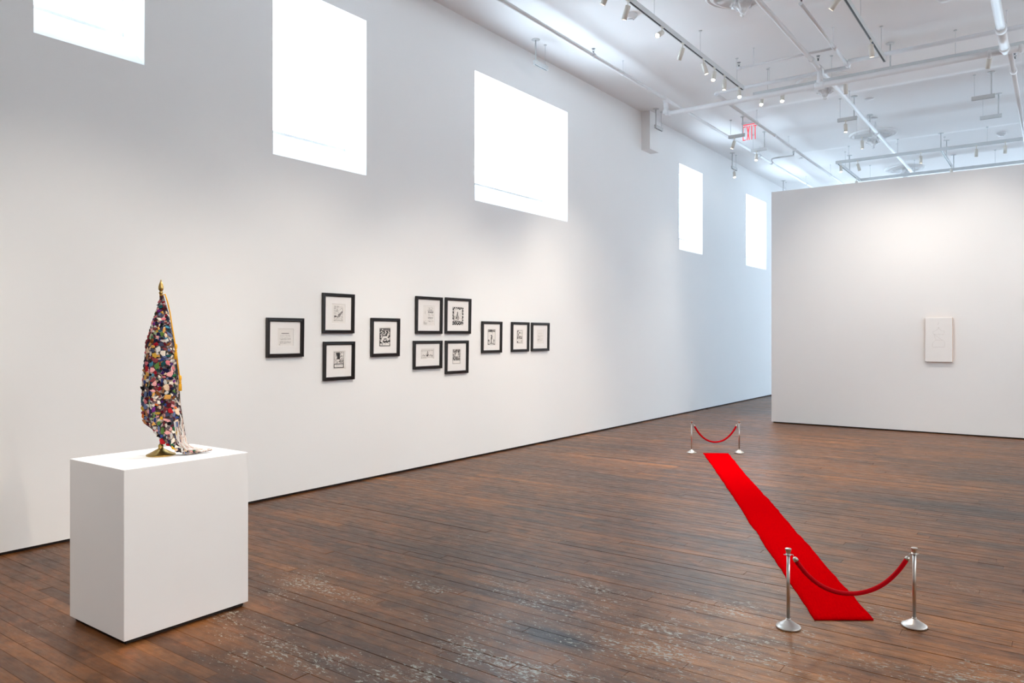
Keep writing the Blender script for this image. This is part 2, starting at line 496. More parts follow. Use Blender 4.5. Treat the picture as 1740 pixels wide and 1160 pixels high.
# ------------------------------------------------------------------ plinth
PX0, PX1, PY0, PY1, PZ = -4.21, -3.643, 1.822, 2.508, .851
pl = thing('plinth', 'white painted box plinth carrying the patchwork flag', 'plinth', ((PX0+PX1)/2, (PY0+PY1)/2, 0))
def bevel_box(x0, x1, y0, y1, z0, z1, c):
    bm = bmesh.new()
    bmesh.ops.create_cube(bm, size=1)
    bmesh.ops.scale(bm, vec=(x1-x0, y1-y0, z1-z0), verts=bm.verts)
    bmesh.ops.translate(bm, vec=((x0+x1)/2, (y0+y1)/2, (z0+z1)/2), verts=bm.verts)
    bmesh.ops.bevel(bm, geom=bm.edges[:], offset=c, segments=2, affect='EDGES')
    me = bpy.data.meshes.new('box'); bm.to_mesh(me); bm.free(); return me
hx, hy = (PX1-PX0)/2, (PY1-PY0)/2
me = bevel_box(-hx, hx, -hy, hy, .022, PZ, .0015); me.materials.append(M['plinth'])
link('body', me, pl)
MB().box(-hx+.02, hx-.02, -hy+.02, hy-.02, .001, .022).build('recessed_base', M['gap'], pl)

# ------------------------------------------------------------------ flag on its brass stand
def make_flag():
    S = .0032                                     # metres on the flag's plane
    ox, oy = -3.939, 2.169
    root = thing('table_flag', 'patchwork flag of colourful fabric scraps on a brass table stand', 'flag', (ox, oy, PZ), (0, 0, math.radians(36.07)))
    # local axes: x across the flag, y away from the room's near end, z up
    base = MB().lathe([(.074,0),(.075,.004),(.072,.007),(.060,.012),(.045,.020),(.028,.030),(.016,.036),(.013,.040),(.013,.046),(.015,.050),(.012,.056),(.007,.062)], n=36)
    base.build('stand_base', M['oldbrass'], root)
    MB().tube([(0,0,.05),(0,0,.80)], .0065, 12).build('pole', M['pole'], root)
    fin = MB().lathe([(.0075,.795),(.0075,.875),(.0105,.877),(.0105,.884),(.007,.887),(.007,.892),(.012,.897),(.0135,.906),(.0125,.918),(.009,.930),(.005,.939),(.003,.946),(.0035,.950),(0,.954)], n=16,
                    mod=lambda a, k: 1 + (.10*math.cos(6*a) if 6 < k < 10 else 0))
    fin.build('finial', M['brass'], root)
    # outline of the hanging cloth, px measured about the pole converted to metres
    def P(u, v): return ((u-273.5)*S, (570-v)*S + (1.5-PZ))
    Lc = [P(*p) for p in ((272.0,503),(270.5,511),(264.8,531),(256.5,561),(250.5,581),(248.0,606),(245.5,630),(243.3,658),(242.6,690),(242.8,707),(245.5,717))]
    Rc = [P(*p) for p in ((277.5,502),(281,513),(286,531),(291,560),(296,590),(299.5,615),(303,645),(306,685),(311,716),(316.5,750),(326,763),(350,769.5))]
    Bc = [P(*p) for p in ((245.5,717),(258,727),(272,739),(280,747),(288,750),(297,757),(306,767),(318,772.2),(332,771.5),(350,769.5))]
    def curve(pts, t):
        ds = [0]
        for a, b in zip(pts, pts[1:]): ds.append(ds[-1] + math.hypot(b[0]-a[0], b[1]-a[1]))
        x = t*ds[-1]
        for k in range(len(pts)-1):
            if x <= ds[k+1] or k == len(pts)-2:
                q = (x-ds[k])/(ds[k+1]-ds[k]); return tuple(pts[k][i]*(1-q)+pts[k+1][i]*q for i in (0,1))
    T0, T1, B0, B1 = Lc[0], Rc[0], Lc[-1], Rc[-1]
    def outline(v, w):
        l, r, b = curve(Lc, v), curve(Rc, v), curve(Bc, w)
        t = tuple(T0[i]*(1-w)+T1[i]*w for i in (0,1))
        return tuple((1-w)*l[i]+w*r[i] + (1-v)*t[i]+v*b[i] - ((1-w)*(1-v)*T0[i]+w*(1-v)*T1[i]+(1-w)*v*B0[i]+w*v*B1[i]) for i in (0,1))
    def pt(v, w, side):
        x, z = outline(v, w)
        th = .012 + .055*sstep(0, .35, v)*(1-.75*sstep(.80, 1, v))
        lens = max(0, 1-(2*w-1)**2)**.5
        fold = .010*math.sin(2*PI*(2.2*w + .3)) * sstep(.1, .6, v) + .006*math.sin(2*PI*(5.3*w+.12))*sstep(.2, .9, v)
        # tight pleats where the cloth runs out to the tail
        fold += .007*math.sin(2*PI*11*w) * sstep(.62, .9, v) * sstep(.66, .82, w)
        y = -side*(th*lens) - (fold*lens if side > 0 else fold*.5*lens)
        # the tail trails away over the plinth top
        y += .10*sstep(.70, 1, w)*sstep(.86, 1, v)
        return Vector((x, y, max(z, .006 if side > 0 else .004)))
    NV, NW = 60, 44
    mb = MB()
    for side in (1, -1):
        vs = [pt(i/NV, j/NW, side) for i in range(NV+1) for j in range(NW+1)]
        fs = [(i*(NW+1)+j, i*(NW+1)+j+1, (i+1)*(NW+1)+j+1, (i+1)*(NW+1)+j) for i in range(NV) for j in range(NW)]
        mb.add(vs, fs, 0, True)
    cloth_m = bpy.data.materials.new('patchwork_cloth'); cloth_m.use_nodes = True
    nt = cloth_m.node_tree; b = nt.nodes['Principled BSDF']; b.inputs['Roughness'].default_value = .95; b.inputs['Specular IOR Level'].default_value = .1
    tc = nt.nodes.new('ShaderNodeTexCoord')
    vo = nt.nodes.new('ShaderNodeTexVoronoi'); vo.inputs['Scale'].default_value = 75
    nt.links.new(tc.outputs['Object'], vo.inputs['Vector'])
    sp = nt.nodes.new('ShaderNodeSeparateColor'); nt.links.new(vo.outputs['Color'], sp.inputs[0])
    cr = nt.nodes.new('ShaderNodeValToRGB'); cr.color_ramp.interpolation = 'CONSTANT'
    pal = [(62,58,64),(34,30,36),(120,118,120),(52,54,78),(150,130,110),(84,40,50),(70,62,54),(196,186,178),(40,60,64),(110,92,96),(58,44,40),(168,150,150)]
    e = cr.color_ramp.elements
    while len(e) < len(pal): e.new(.5)
    for k, c in enumerate(pal): e[k].position = k/len(pal); e[k].color = srgb(*c)
    nt.links.new(sp.outputs[0], cr.inputs[0])
    n2 = nt.nodes.new('ShaderNodeTexNoise'); n2.inputs['Scale'].default_value = 420; nt.links.new(tc.outputs['Object'], n2.inputs['Vector'])
    mx = nt.nodes.new('ShaderNodeMix'); mx.data_type = 'RGBA'; mx.blend_type = 'OVERLAY'; mx.inputs[0].default_value = .8
    nt.links.new(cr.outputs[0], mx.inputs[6]); nt.links.new(n2.outputs['Fac'], mx.inputs[7])
    nt.links.new(mx.outputs[2], b.inputs['Base Color'])
    bp = nt.nodes.new('ShaderNodeBump'); bp.inputs['Distance'].default_value = .006; bp.inputs['Strength'].default_value = .8
    nt.links.new(vo.outputs['Distance'], bp.inputs['Height']); nt.links.new(bp.outputs['Normal'], b.inputs['Normal'])
    cloth = mb.build('flag_cloth', cloth_m, root)
    # fabric scraps sewn over the cloth
    cols = [(140,22,36),(176,38,44),(34,46,104),(52,72,132),(24,26,58),(226,196,168),(236,226,212),(214,160,84),(226,172,44),(204,106,42),(40,104,70),(34,84,90),(74,138,164),
            (110,40,120),(70,36,110),(214,120,130),(228,160,160),(90,24,36),(120,70,36),(150,170,130),(98,112,150),(20,20,24),(206,204,200),(86,122,62),(170,110,70),(64,70,92),(130,60,66),(190,150,60)]
    cm = []
    for k, c in enumerate(cols):
        m = mat('scrap_fabric', srgb(*c), .95, noise=.35 if k % 3 else .1, scale=160+40*(k % 4), bump=.4, spec=.1)
        cm.append(m)
    rnd = random.Random(3)
    placed = []
    def surf(v, w, side=1):
        p = pt(v, w, side); e_ = .006
        a = pt(min(1, v+e_), w, side) - pt(max(0, v-e_), w, side)
        c = pt(v, min(1, w+e_), side) - pt(v, max(0, w-e_), side)
        nrm = c.cross(a)*-1
        if nrm.length < 1e-9: nrm = Vector((0,-1,0))
        nrm.normalize()
        if nrm.y*side > 0: nrm = -nrm
        return p, nrm
    tries = 0; made = 0
    while made < 298 and tries < 9000:
        tries += 1
        v = rnd.uniform(.04, .985); w = rnd.uniform(.03, .97)
        if v > .74 and w > .88 and rnd.random() < .85: continue
        if rnd.random() > .25 + .75*min(1, v/.7): continue
        p, nrm = surf(v, w)
        size = rnd.uniform(.010, .023) * (.75 + .35*v)
        if any((p-q).length < .62*(size+s2) for q, s2 in placed): 
            if tries < 6500: continue
            if any((p-q).length < .42*(size+s2) for q, s2 in placed): continue
        placed.append((p, size)); made += 1
        ax = nrm.cross(Vector((0,0,1))).normalized(); ay = nrm.cross(ax).normalized()
        rot = rnd.uniform(0, PI); st = rnd.uniform(.42, .95); k = rnd.choice((3,4,4,5,5,6,7))
        vs = [p + nrm*rnd.uniform(.0018, .0035)]
        ring = []
        for q in range(k):
            a = 2*PI*(q+rnd.uniform(-.25,.25))/k; rr = size*rnd.uniform(.75, 1.15)*(1.25 if k < 5 else 1)
            dx, dy = rr*math.cos(a), rr*st*math.sin(a)
            ring.append(ax*(dx*math.cos(rot)-dy*math.sin(rot)) + ay*(dx*math.sin(rot)+dy*math.cos(rot)))
        for q in ring: vs.append(p + q*.85 + nrm*rnd.uniform(.0012, .003))
        for q in ring: vs.append(p + q - nrm*.0015)
        fs = [(0, 1+q, 1+(q+1) % k) for q in range(k)] + [(1+q, 1+k+q, 1+k+(q+1) % k, 1+(q+1) % k) for q in range(k)]
        s = MB(); s.add(vs, fs, 0, False)
        s.build('fabric_scrap', rnd.choice(cm) if rnd.random() < .62 else cm[rnd.choice((4,5,6,16,17,20,21,22,25,26))], cloth)
    # pale torn strips of the tail
    stm = [mat('tail_strip', srgb(*c), .95, noise=.5, scale=260, bump=.4, spec=.1) for c in ((226,216,210),(208,188,182),(232,226,218),(196,170,160),(224,206,196))]
    for q in range(15):
        w = .895 + .10*q/14
        pts = []
        for i in range(22):
            v0 = .74 + .035*(q % 4) - .05*(q > 9); v = v0 + (.996-v0)*i/21
            p, nrm = surf(v, min(.998, w + .006*math.sin(i*.9+q)))
            pts.append(p + nrm*(.003+.002*math.sin(i*1.3+q*2)) + Vector((0,0,.002)))
        MB().tube(pts, [(.0020+.0022*i/21)*(1+.3*math.sin(i*.7+q)) for i in range(22)], 6).build('tail_strip', stm[q % 5], cloth)
    # cord and tassels
    cp = [P(280,500.5), P(284,513), P(288,531), P(292.5,560), P(297,585), P(300.5,612), P(304,640)]
    path = [(0.004,-.010,P(0,502)[1])] + [(x+.016, -.030, z) for x, z in cp]
    MB().tube(path, .0036, 8).build('cord', M['gold'], root)
    for (u, v) in ((297.5, 585), (304.8, 638)):
        x, z = P(u, v)
        t = MB().lathe([(.003,.004),(.0065,0),(.0075,-.012),(.0065,-.022),(.004,-.027),(.0065,-.030),(.0065,-.034),(.0045,-.037),(.007,-.045),(.0085,-.078),(.006,-.080)], c=(x+.0205, -.036, z), n=14,
                       mod=lambda a, k: 1+(.12*math.cos(7*a) if k > 7 else 0))
        t.build('tassel', M['gold'], root)
make_flag()

# ------------------------------------------------------------------ framed prints
def rn(seed):
    r = random.Random(seed)
    g = [[r.random() for _ in range(64)] for _ in range(64)]
    def f(x, y):
        xi, yi = math.floor(x), math.floor(y); fx, fy = x-xi, y-yi
        a = g[xi % 64][yi % 64]*(1-fx)+g[(xi+1) % 64][yi % 64]*fx
        b = g[xi % 64][(yi+1) % 64]*(1-fx)+g[(xi+1) % 64][(yi+1) % 64]*fx
        return a*(1-fy)+b*fy
    return f
def ell(x, y, cx, cy, rx, ry): return ((x-cx)/rx)**2+((y-cy)/ry)**2 < 1
def seg(x, y, ax, ay, bx, by, w):
    dx, dy = bx-ax, by-ay; t = max(0, min(1, ((x-ax)*dx+(y-ay)*dy)/(dx*dx+dy*dy)))
    return math.hypot(x-ax-t*dx, (y-ay-t*dy)) < w
# each design: f(x, y) with x 0..1 rightwards, y 0..1 downwards -> darkness 0..3
def d_page(seed, faint):
    n = rn(seed)
    def f(x, y):
        if .10 < y < .15 and .20 < x < .80: return 2 if not faint else 1 if n(x*60, 3) > .35 else 0
        paras = ((.25,.40),(.45,.63),(.69,.90)) if not faint else ((.28,.55),(.60,.92))
        for (a, b) in paras:
            if a < y < b and .06 < x < .94:
                k = (y-a)/(b-a)*4
                if (k % 1) < .55 and not (k > 3 and x > .6): return 1 if n(x*48, int(k)*3+a*40) > (.40 if not faint else .60) else 0
        if not faint and .93 < y < .97 and .04 < x < .09: return 2
        return 0
    return f
def d_hunt():
    n = rn(5)
    def f(x, y):
        h = n(x*30, y*50)
        if y < .35 and x < .45: return 1 if h > .45 else 0
        if seg(x, y, .45, .72, .95, .38, .07) or ell(x, y, .62, .62, .16, .11): return 2 if h > .5 else 1
        if ell(x, y, .16, .70, .14, .06): return 3 if h > .5 else 2
        if y > .94 or x > .96 or x < .04: return 1 if h > .4 else 0
        return 1 if h > .62 else 0
    return f
def d_profile():
    n = rn(9)
    def f(x, y):
        h = n(x*26, y*40)
        if y > .72:
            if y > .955 or y < .765 or x < .06 or x > .94: return 3
            return 1 if (.83 < y < .88 and .15 < x < .85 and h > .6) else 0
        if x < .03 or x > .97 or y < .02: return 2
        edge = .28 - .06*math.sin(y*14)
        if .05 < y < .46 and edge < x < .62: return 3
        if x > .66 and x < .80 and y < .45: return 2 if n(x*20, y*22) > .5 else 0
        if .50 < y < .66 and x > .55: return 2 if h > .45 else 0
        return 1 if h > .50 else 0
    return f
def d_leap():
    n = rn(2)
    def f(x, y):
        if y > .84: return 3 if (x < .06 or x > .94 or y > .96) else (1 if (.88 < y < .93 and n(x*30, 5) > .6 and .2 < x < .8) else 0)
        if x < .05 or x > .95 or y < .04: return 3
        body = ell(x, y, .52, .50, .24, .065) or seg(x, y, .72, .48, .80, .32, .05) or ell(x, y, .83, .33, .08, .045) or \
            seg(x, y, .32, .50, .18, .68, .045) or seg(x, y, .36, .52, .26, .76, .035) or seg(x, y, .70, .54, .86, .62, .035) or seg(x, y, .66, .54, .80, .68, .03)
        if body: return 0
        if y < .12 and .35 < x < .92: return 2 if n(x*40, y*20) > .4 else 1
        s = math.sin(9*math.hypot(x-.3, (y-.3)*1.6)*2.2 + 5*math.atan2(y-.3, x-.3)) + .9*math.sin(22*x+7*math.sin(11*y))
        return 3 if s > -.15 else 1 if s > -.7 else 0
    return f
def d_titlepage():
    n = rn(31)
    def f(x, y):
        h = n(x*40, y*60)
        if .38 < x < .98:
            for (a, b, c) in ((.05,.09,.6),(.17,.21,.35),(.24,.29,.3),(.30,.34,.35),(.44,.48,.6),(.50,.53,.6),(.58,.62,.25),(.63,.66,.35),(.78,.81,.6),(.90,.92,.7)):
                if a < y < b and .42 < x < .94: return (2 if c < .4 else 1) if h > c else 0
            return 1 if h > .78 else 0
        if .12 < x < .16 and .2 < y < .42: return 1 if h > .4 else 0
        if y > .78 and x < .34: return 1 if h > .55 else 0
        return 1 if (x < .015 or abs(x-.37) < .012) and h > .3 else 0
    return f
def d_ornate():
    n = rn(8)
    def f(x, y):
        sc = .06*abs(math.sin(x*3*PI))
        inner = .13 < x < .87 and (.15 - sc) < y < (.86 - .08*abs(2*x-1)) 
        if not inner:
            return 3 if math.sin(x*31)*math.sin(y*37) < .55 and n(x*14, y*20) > .22 else 0
        if seg(x, y, .38, .62, .46, .28, .035) or seg(x, y, .46, .28, .52, .60, .02): return 3 if n(x*50, y*50) > .4 else 1
        if ell(x, y, .46, .60, .15, .16): return 3 if n(x*30, y*34) > .62 else 1 if n(x*30, y*34) > .35 else 0
        if y > .74 and seg(x, y, .2, .78, .85, .82, .03): return 2
        if ell(x, y, .2, .60, .10, .12): return 1 if n(x*40, y*40) > .4 else 0
        return 1 if n(x*34, y*44) > .80 else 0
    return f
def d_tower():
    n = rn(14)
    def f(x, y):
        h = n(x*44, y*30)
        if x < .015 or x > .985 or y < .03 or (y > .97 and x < .45): return 1
        if abs(y-.12) < .02: return 1
        if abs(x-.52) < .16*(y-.10)+.01 and .13 < y < .62: return 2 if h > .45 else 1
        if ell(x, y, .50, .68, .08, .07): return 3
        if abs(y-.63-.04*math.sin(x*30)) < .05 and .06 < x < .98: return 3 if h > .55 else 1 if h > .3 else 0
        if y > .80 and y < .84: return 1 if h > .4 else 0
        return 1 if h > .82 else 0
    return f
def d_arch():
    n = rn(22)
    def f(x, y):
        h = n(x*22, y*36)
        if x < .04 or x > .96 or y > .98 or y < .02: return 2
        if y > .78: return 0
        if ell(x, y, .58, .36, .20, .15): return 1 if h > .72 else 0
        if ell(x, y, .60, .54, .16, .10): return 2 if h > .5 else 1
        return 3 if h > .68 else 2 if h > .48 else 1 if h > .3 else 0
    return f
def d_figure():
    n = rn(27)
    def f(x, y):
        h = n(x*26, y*44)
        if y < .15: return 3 if h > .42 else 1
        if x < .03 or x > .97 or y > .985: return 2
        if seg(x, y, .52, .40, .47, .84, .065): return 3 if h > .35 else 1
        if ell(x, y, .52, .40, .14, .08): return 3 if h > .55 else 0
        if ell(x, y, .58, .22, .10, .05): return 1 if h > .5 else 0
        if y > .66 and (x < .28 or x > .72): return 2 if h > .5 else 0
        if y > .86 and abs(y-.90-.06*abs(x-.5)) < .03: return 2
        return 1 if h > .74 else 0
    return f
def d_vines():
    n = rn(41)
    def f(x, y):
        h = n(x*20, y*40)
        if x < .04 or x > .96 or y < .03 or y > .98: return 2 if h > .3 else 1
        if ell(x, y, .5, .18, .14, .06): return 2 if h > .4 else 1
        if y < .68 and (x < .30 or y > .45): return 2 if h > .55 else 1 if h > .35 else 0
        if ell(x, y, .15, .90, .10, .06): return 3
        return 1 if h > .66 else 0
    return f

# name, centre y, width, centre z, height, mat window (x0,x1,y0,y1), image box, design, grid, label
PICS = [
 (4.390,.407,1.482,.364,(.30,.73,.27,.715),(.335,.68,.35,.70),d_page(1,False),(44,40),'black framed page of printed text with a bold heading, leftmost of the prints'),
 (5.027,.400,1.721,.396,(.30,.72,.26,.755),(.365,.65,.31,.69),d_hunt(),(26,40),'black framed pale grey etching hung above the print with a black block'),
 (5.034,.394,1.249,.384,(.31,.71,.245,.74),(.34,.67,.27,.69),d_profile(),(28,44),'black framed print with a solid black profile block over a caption box'),
 (5.672,.412,1.482,.409,(.285,.705,.245,.755),(.305,.685,.265,.733),d_leap(),(30,46),'black framed dark woodcut of a white leaping animal, hung alone'),
 (6.359,.437,1.732,.422,(.28,.73,.24,.775),(.305,.70,.27,.755),d_titlepage(),(30,44),'black framed very faint title page, upper left of the four-frame cluster'),
 (6.872,.461,1.735,.426,(.275,.74,.235,.775),(.29,.725,.255,.755),d_ornate(),(32,48),'black framed print with a dark scalloped ornamental border, upper right of the cluster'),
 (6.338,.470,1.282,.321,(.265,.73,.285,.66),(.28,.71,.325,.635),d_tower(),(44,28),'black landscape frame with a small tower scene, lower left of the cluster'),
 (6.849,.409,1.245,.394,(.31,.69,.245,.735),(.325,.665,.27,.705),d_arch(),(26,44),'black framed grey patterned print over an empty caption box, lower right of the cluster'),
 (7.532,.405,1.481,.398,(.295,.705,.245,.76),(.31,.69,.26,.745),d_figure(),(26,44),'black framed print of a standing figure under a dark band, nearest right of the cluster'),
 (8.152,.389,1.483,.394,(.29,.69,.245,.745),(.33,.64,.28,.71),d_vines(),(22,40),'black framed small grey print, second frame from the right end of the row'),
 (8.633,.424,1.483,.391,(.30,.72,.25,.745),(.34,.66,.33,.70),d_page(3,True),(36,36),'black framed page of faint text, last frame on the right of the row'),
]
def make_picture(yc, w, zc, h, win, img, design, grid, label):
    # local: x = out of the wall, y = along the wall, z up
    root = thing('framed_print', label, 'picture', (XL+.003, yc, zc), (0, math.radians(1.0), 0), 'black framed prints on the left wall')
    hw, hh = w/2, h/2; mw = .034 if w > .4 else .033; d = .030
    prof = [(0,0),(d,0),(d,.010),(d-.006,.014),(d-.004,mw-.008),(d-.010,mw),(.012,mw)]   # depth, inset
    vs = []; fs = []
    for (dx, ins) in prof:
        vs += [(dx,-hw+ins,-hh+ins),(dx,hw-ins,-hh+ins),(dx,hw-ins,hh-ins),(dx,-hw+ins,hh-ins)]
    for k in range(len(prof)-1):
        for q in range(4):
            r = (q+1) % 4; fs.append((k*4+q, k*4+r, (k+1)*4+r, (k+1)*4+q))
    MB().add(vs, fs).build('frame', M['frame'], root)
    MB().box(0, .004, -hw+.004, hw-.004, -hh+.004, hh-.004).build('backing', M['gap'], root)
    X = lambda f: -hw + w*f
    Z = lambda f: hh - h*f
    # mat board with a bevelled window
    a0, a1, b0, b1 = X(win[0]), X(win[1]), Z(win[3]), Z(win[2]); c = .0022
    i0, i1, j0, j1 = -hw+mw, hw-mw, -hh+mw, hh-mw
    vs = [(.0115,i0,j0),(.0115,i1,j0),(.0115,i1,j1),(.0115,i0,j1),(.0115,a0,b0),(.0115,a1,b0),(.0115,a1,b1),(.0115,a0,b1),
          (.0085,a0+c,b0+c),(.0085,a1-c,b0+c),(.0085,a1-c,b1-c),(.0085,a0+c,b1-c)]
    fs = [(q, (q+1) % 4, 4+(q+1) % 4, 4+q) for q in range(4)] + [(4+q, 4+(q+1) % 4, 8+(q+1) % 4, 8+q) for q in range(4)]
    MB().add(vs, fs).build('mat_board', M['mat'], root)
    pb = MB().box(.005, .0085, a0-.01, a1+.01, b0-.01, b1+.01)
    nx, ny = grid
    x0, x1, z0, z1 = X(img[0]), X(img[1]), Z(img[3]), Z(img[2])
    for i in range(nx):
        for j in range(ny):
            lv = design((i+.5)/nx, (j+.5)/ny)
            if lv:
                ya, yb_ = x0+(x1-x0)*i/nx, x0+(x1-x0)*(i+1)/nx
                za, zb_ = z1-(z1-z0)*(j+1)/ny, z1-(z1-z0)*j/ny
                pb.add([(.0087,ya,za),(.0087,yb_,za),(.0087,yb_,zb_),(.0087,ya,zb_)], [(0,1,2,3)], lv)
    pb.build('print', [M['paper'], M['ink1'], M['ink2'], M['ink3']], root, fix=False)
    MB().box(.0135, .0150, i0, i1, j0, j1).build('glass_pane', M['glass'], root)
for p in PICS: make_picture(*p)

# ------------------------------------------------------------------ relief panel on the partition
def make_panel():
    cx, zc, w, h, d = -1.47, 1.437, .362, .675, .045
    root = thing('wall_panel', 'white slab with a faint incised star drawing on the free-standing wall', 'artwork', (cx, 13.10, zc))
    out = []
    for (sx, sz, r) in ((1,1,.012),(-1,1,.012),(-1,-1,.030),(1,-1,.010)):
        a0 = {(1,1):0,(-1,1):90,(-1,-1):180,(1,-1):270}[(sx,sz)]
        for q in range(6):
            a = math.radians(a0+90*q/5)
            out.append((sx*(w/2-r)+r*math.cos(a), sz*(h/2-r)+r*math.sin(a)))
    n = len(out)
    mb = MB()
    vs = [(x,-.001,z) for x,z in out] + [(x,-d+.004,z) for x,z in out] + [(x*.985,-d,z*.992) for x,z in out]
    mb.add(vs, [(q,(q+1)%n,n+(q+1)%n,n+q) for q in range(n)], 1)
    mb.add(vs, [(n+q,n+(q+1)%n,2*n+(q+1)%n,2*n+q) for q in range(n)] + [tuple(2*n+q for q in range(n))], 0)
    mb.build('slab', [M['slab_face'], M['slab_edge']], root)
    # incised drawing: zoomed photo coordinates -> panel plane
    sx = w/445.0; sz = h/720.0
    def Q(a, b): return ((a-732)*sx, -d-.0004, (550-b)*sz)
    lines = [[(732,262),(728,290),(715,308)],[(730,345),(735,372),(760,382),(770,402),(825,412),(820,445)],[(730,345),(722,372),(700,395),(640,420),(638,448),(655,462)],
             [(655,462),(820,466)],[(655,462),(795,562)],[(655,462),(672,518)],[(672,518),(690,555),(795,556)],[(690,555),(655,578),(632,605),(625,665)],[(795,562),(822,572),(832,630),(822,668)],[(632,672),(825,672)]]
    im = mat('pencil_grey', srgb(196,188,184), .8)
    for ln in lines:
        MB().tube([Q(*p) for p in ln], .0011, 5).build('incised_line', im, root)
make_panel()

# ------------------------------------------------------------------ red carpet
def make_carpet():
    A, B, C, D = Vector((-1.037,4.130)), Vector((-.785,4.313)), Vector((-3.400,9.327)), Vector((-3.646,9.148))
    root_loc = (A+B+C+D)/4
    U = (C-A+D-B)/2; ang = math.atan2(U.y, U.x)
    n1, n2 = 130, 10; rnd = random.Random(4)
    w1 = [0]*(n1+1); w2 = [0]*(n1+1)
    for i in range(1, n1+1):
        w1[i] = w1[i-1]*.8 + rnd.gauss(0, .0022); w2[i] = w2[i-1]*.8 + rnd.gauss(0, .0022)
    def z(i, j):
        t = i/n1
        return .006 + .005*math.exp(-((t-.115-.012*j/n2)/.006)**2) + .004*math.exp(-((t-.60)/.008)**2) + .003*math.exp(-((t-.012)/.006)**2) + .0012*math.sin(t*70+j*.3)
    rot = Matrix.Rotation(-ang, 2)
    def loc(i, j, zz):
        t, s = i/n1, j/n2
        p = (A*(1-t)+D*t)*(1-s) + (B*(1-t)+C*t)*s
        e = (B-A).normalized()
        p = p + e*(w1[i]*(1-s)+w2[i]*s)
        q = rot @ (p-root_loc)
        return (q.x, q.y, zz)
    mb = MB()
    vs = [loc(i,j,z(i,j)) for i in range(n1+1) for j in range(n2+1)]
    fs = [(i*(n2+1)+j, i*(n2+1)+j+1, (i+1)*(n2+1)+j+1, (i+1)*(n2+1)+j) for i in range(n1) for j in range(n2)]
    o = len(vs)
    rim = [(i,0) for i in range(n1+1)] + [(n1,j) for j in range(1,n2+1)] + [(i,n2) for i in range(n1-1,-1,-1)] + [(0,j) for j in range(n2-1,0,-1)]
    vs += [loc(i,j,.0008) for i,j in rim]
    m = len(rim)
    for q in range(m):
        a, b = rim[q], rim[(q+1) % m]
        fs.append((a[0]*(n2+1)+a[1], b[0]*(n2+1)+b[1], o+(q+1) % m, o+q))
    fs.append(tuple(o+q for q in range(m)))
    mb.add(vs, fs, 0, True)
    c = mb.build('red_carpet', M['carpet'])
    c.location = (root_loc.x, root_loc.y, .0); c.rotation_euler.z = ang
    tag(c, 'narrow bright red carpet runner laid on the boards between the rope barriers', 'carpet')
make_carpet()

# ------------------------------------------------------------------ small stanchions and ropes
def stanchion_meshes():
    n = 48
    base = MB().lathe([(.0605,0),(.0615,.002),(.0615,.007),(.060,.0095),(.036,.024),(.016,.037),(.0115,.041)], n=n)
    pole = MB().tube([(0,0,.038),(0,0,.385)], .0085, 24)
    col_ = MB().lathe([(.0115,.040),(.012,.041),(.012,.047),(.0088,.048)], n=24)
    cap = MB().lathe([(.0095,.380),(.0105,.383),(.0125,.392),(.0152,.401),(.0158,.404),(.0150,.4065),(.009,.4082),(0,.4085)], n=28)
    ring = MB().lathe([(.0085,.3725),(.0135,.3725),(.0145,.3745),(.0135,.3765),(.0085,.3765)], n=24)
    eye = MB()
    for a in (0, PI/2, PI, 3*PI/2):
        c = Vector((math.cos(a)*.0185, math.sin(a)*.0185, .3745))
        t = Vector((math.cos(a),math.sin(a),0)); s = Vector((-math.sin(a),math.cos(a),0))
        eye.tube([c + (t*math.cos(q)+s*math.sin(q))*.0042 for q in [2*PI*k/12 for k in range(13)]], .0012, 6, cap=False)
    return [('base', base), ('pole', pole), ('base_collar', col_), ('cap', cap), ('ring', ring), ('ring_eyelets', eye)]
SM = [(n, mb.mesh(n, M['steel'])) for n, mb in stanchion_meshes()]
for _, me in SM:
    bm = bmesh.new(); bm.from_mesh(me); bmesh.ops.recalc_face_normals(bm, faces=bm.faces); bm.to_mesh(me); bm.free()
ST = [((-1.121,3.950), 'small brushed steel stanchion left of the near carpet end'), ((-.600,4.348), 'small brushed steel stanchion right of the near carpet end'),
      ((-3.788,9.100), 'small brushed steel stanchion left of the far carpet end'), ((-3.296,9.457), 'small brushed steel stanchion right of the far carpet end')]
for k, ((x, y), lb) in enumerate(ST):
    o = ST[k-1][0] if k % 2 else ST[k+1][0]
    a = math.atan2(o[1]-y, o[0]-x)
    r = thing('stanchion', lb, 'stanchion', (x, y, .0006), (0,0,a), 'small steel stanchions')
    for n, me in SM: link(n, me, r)
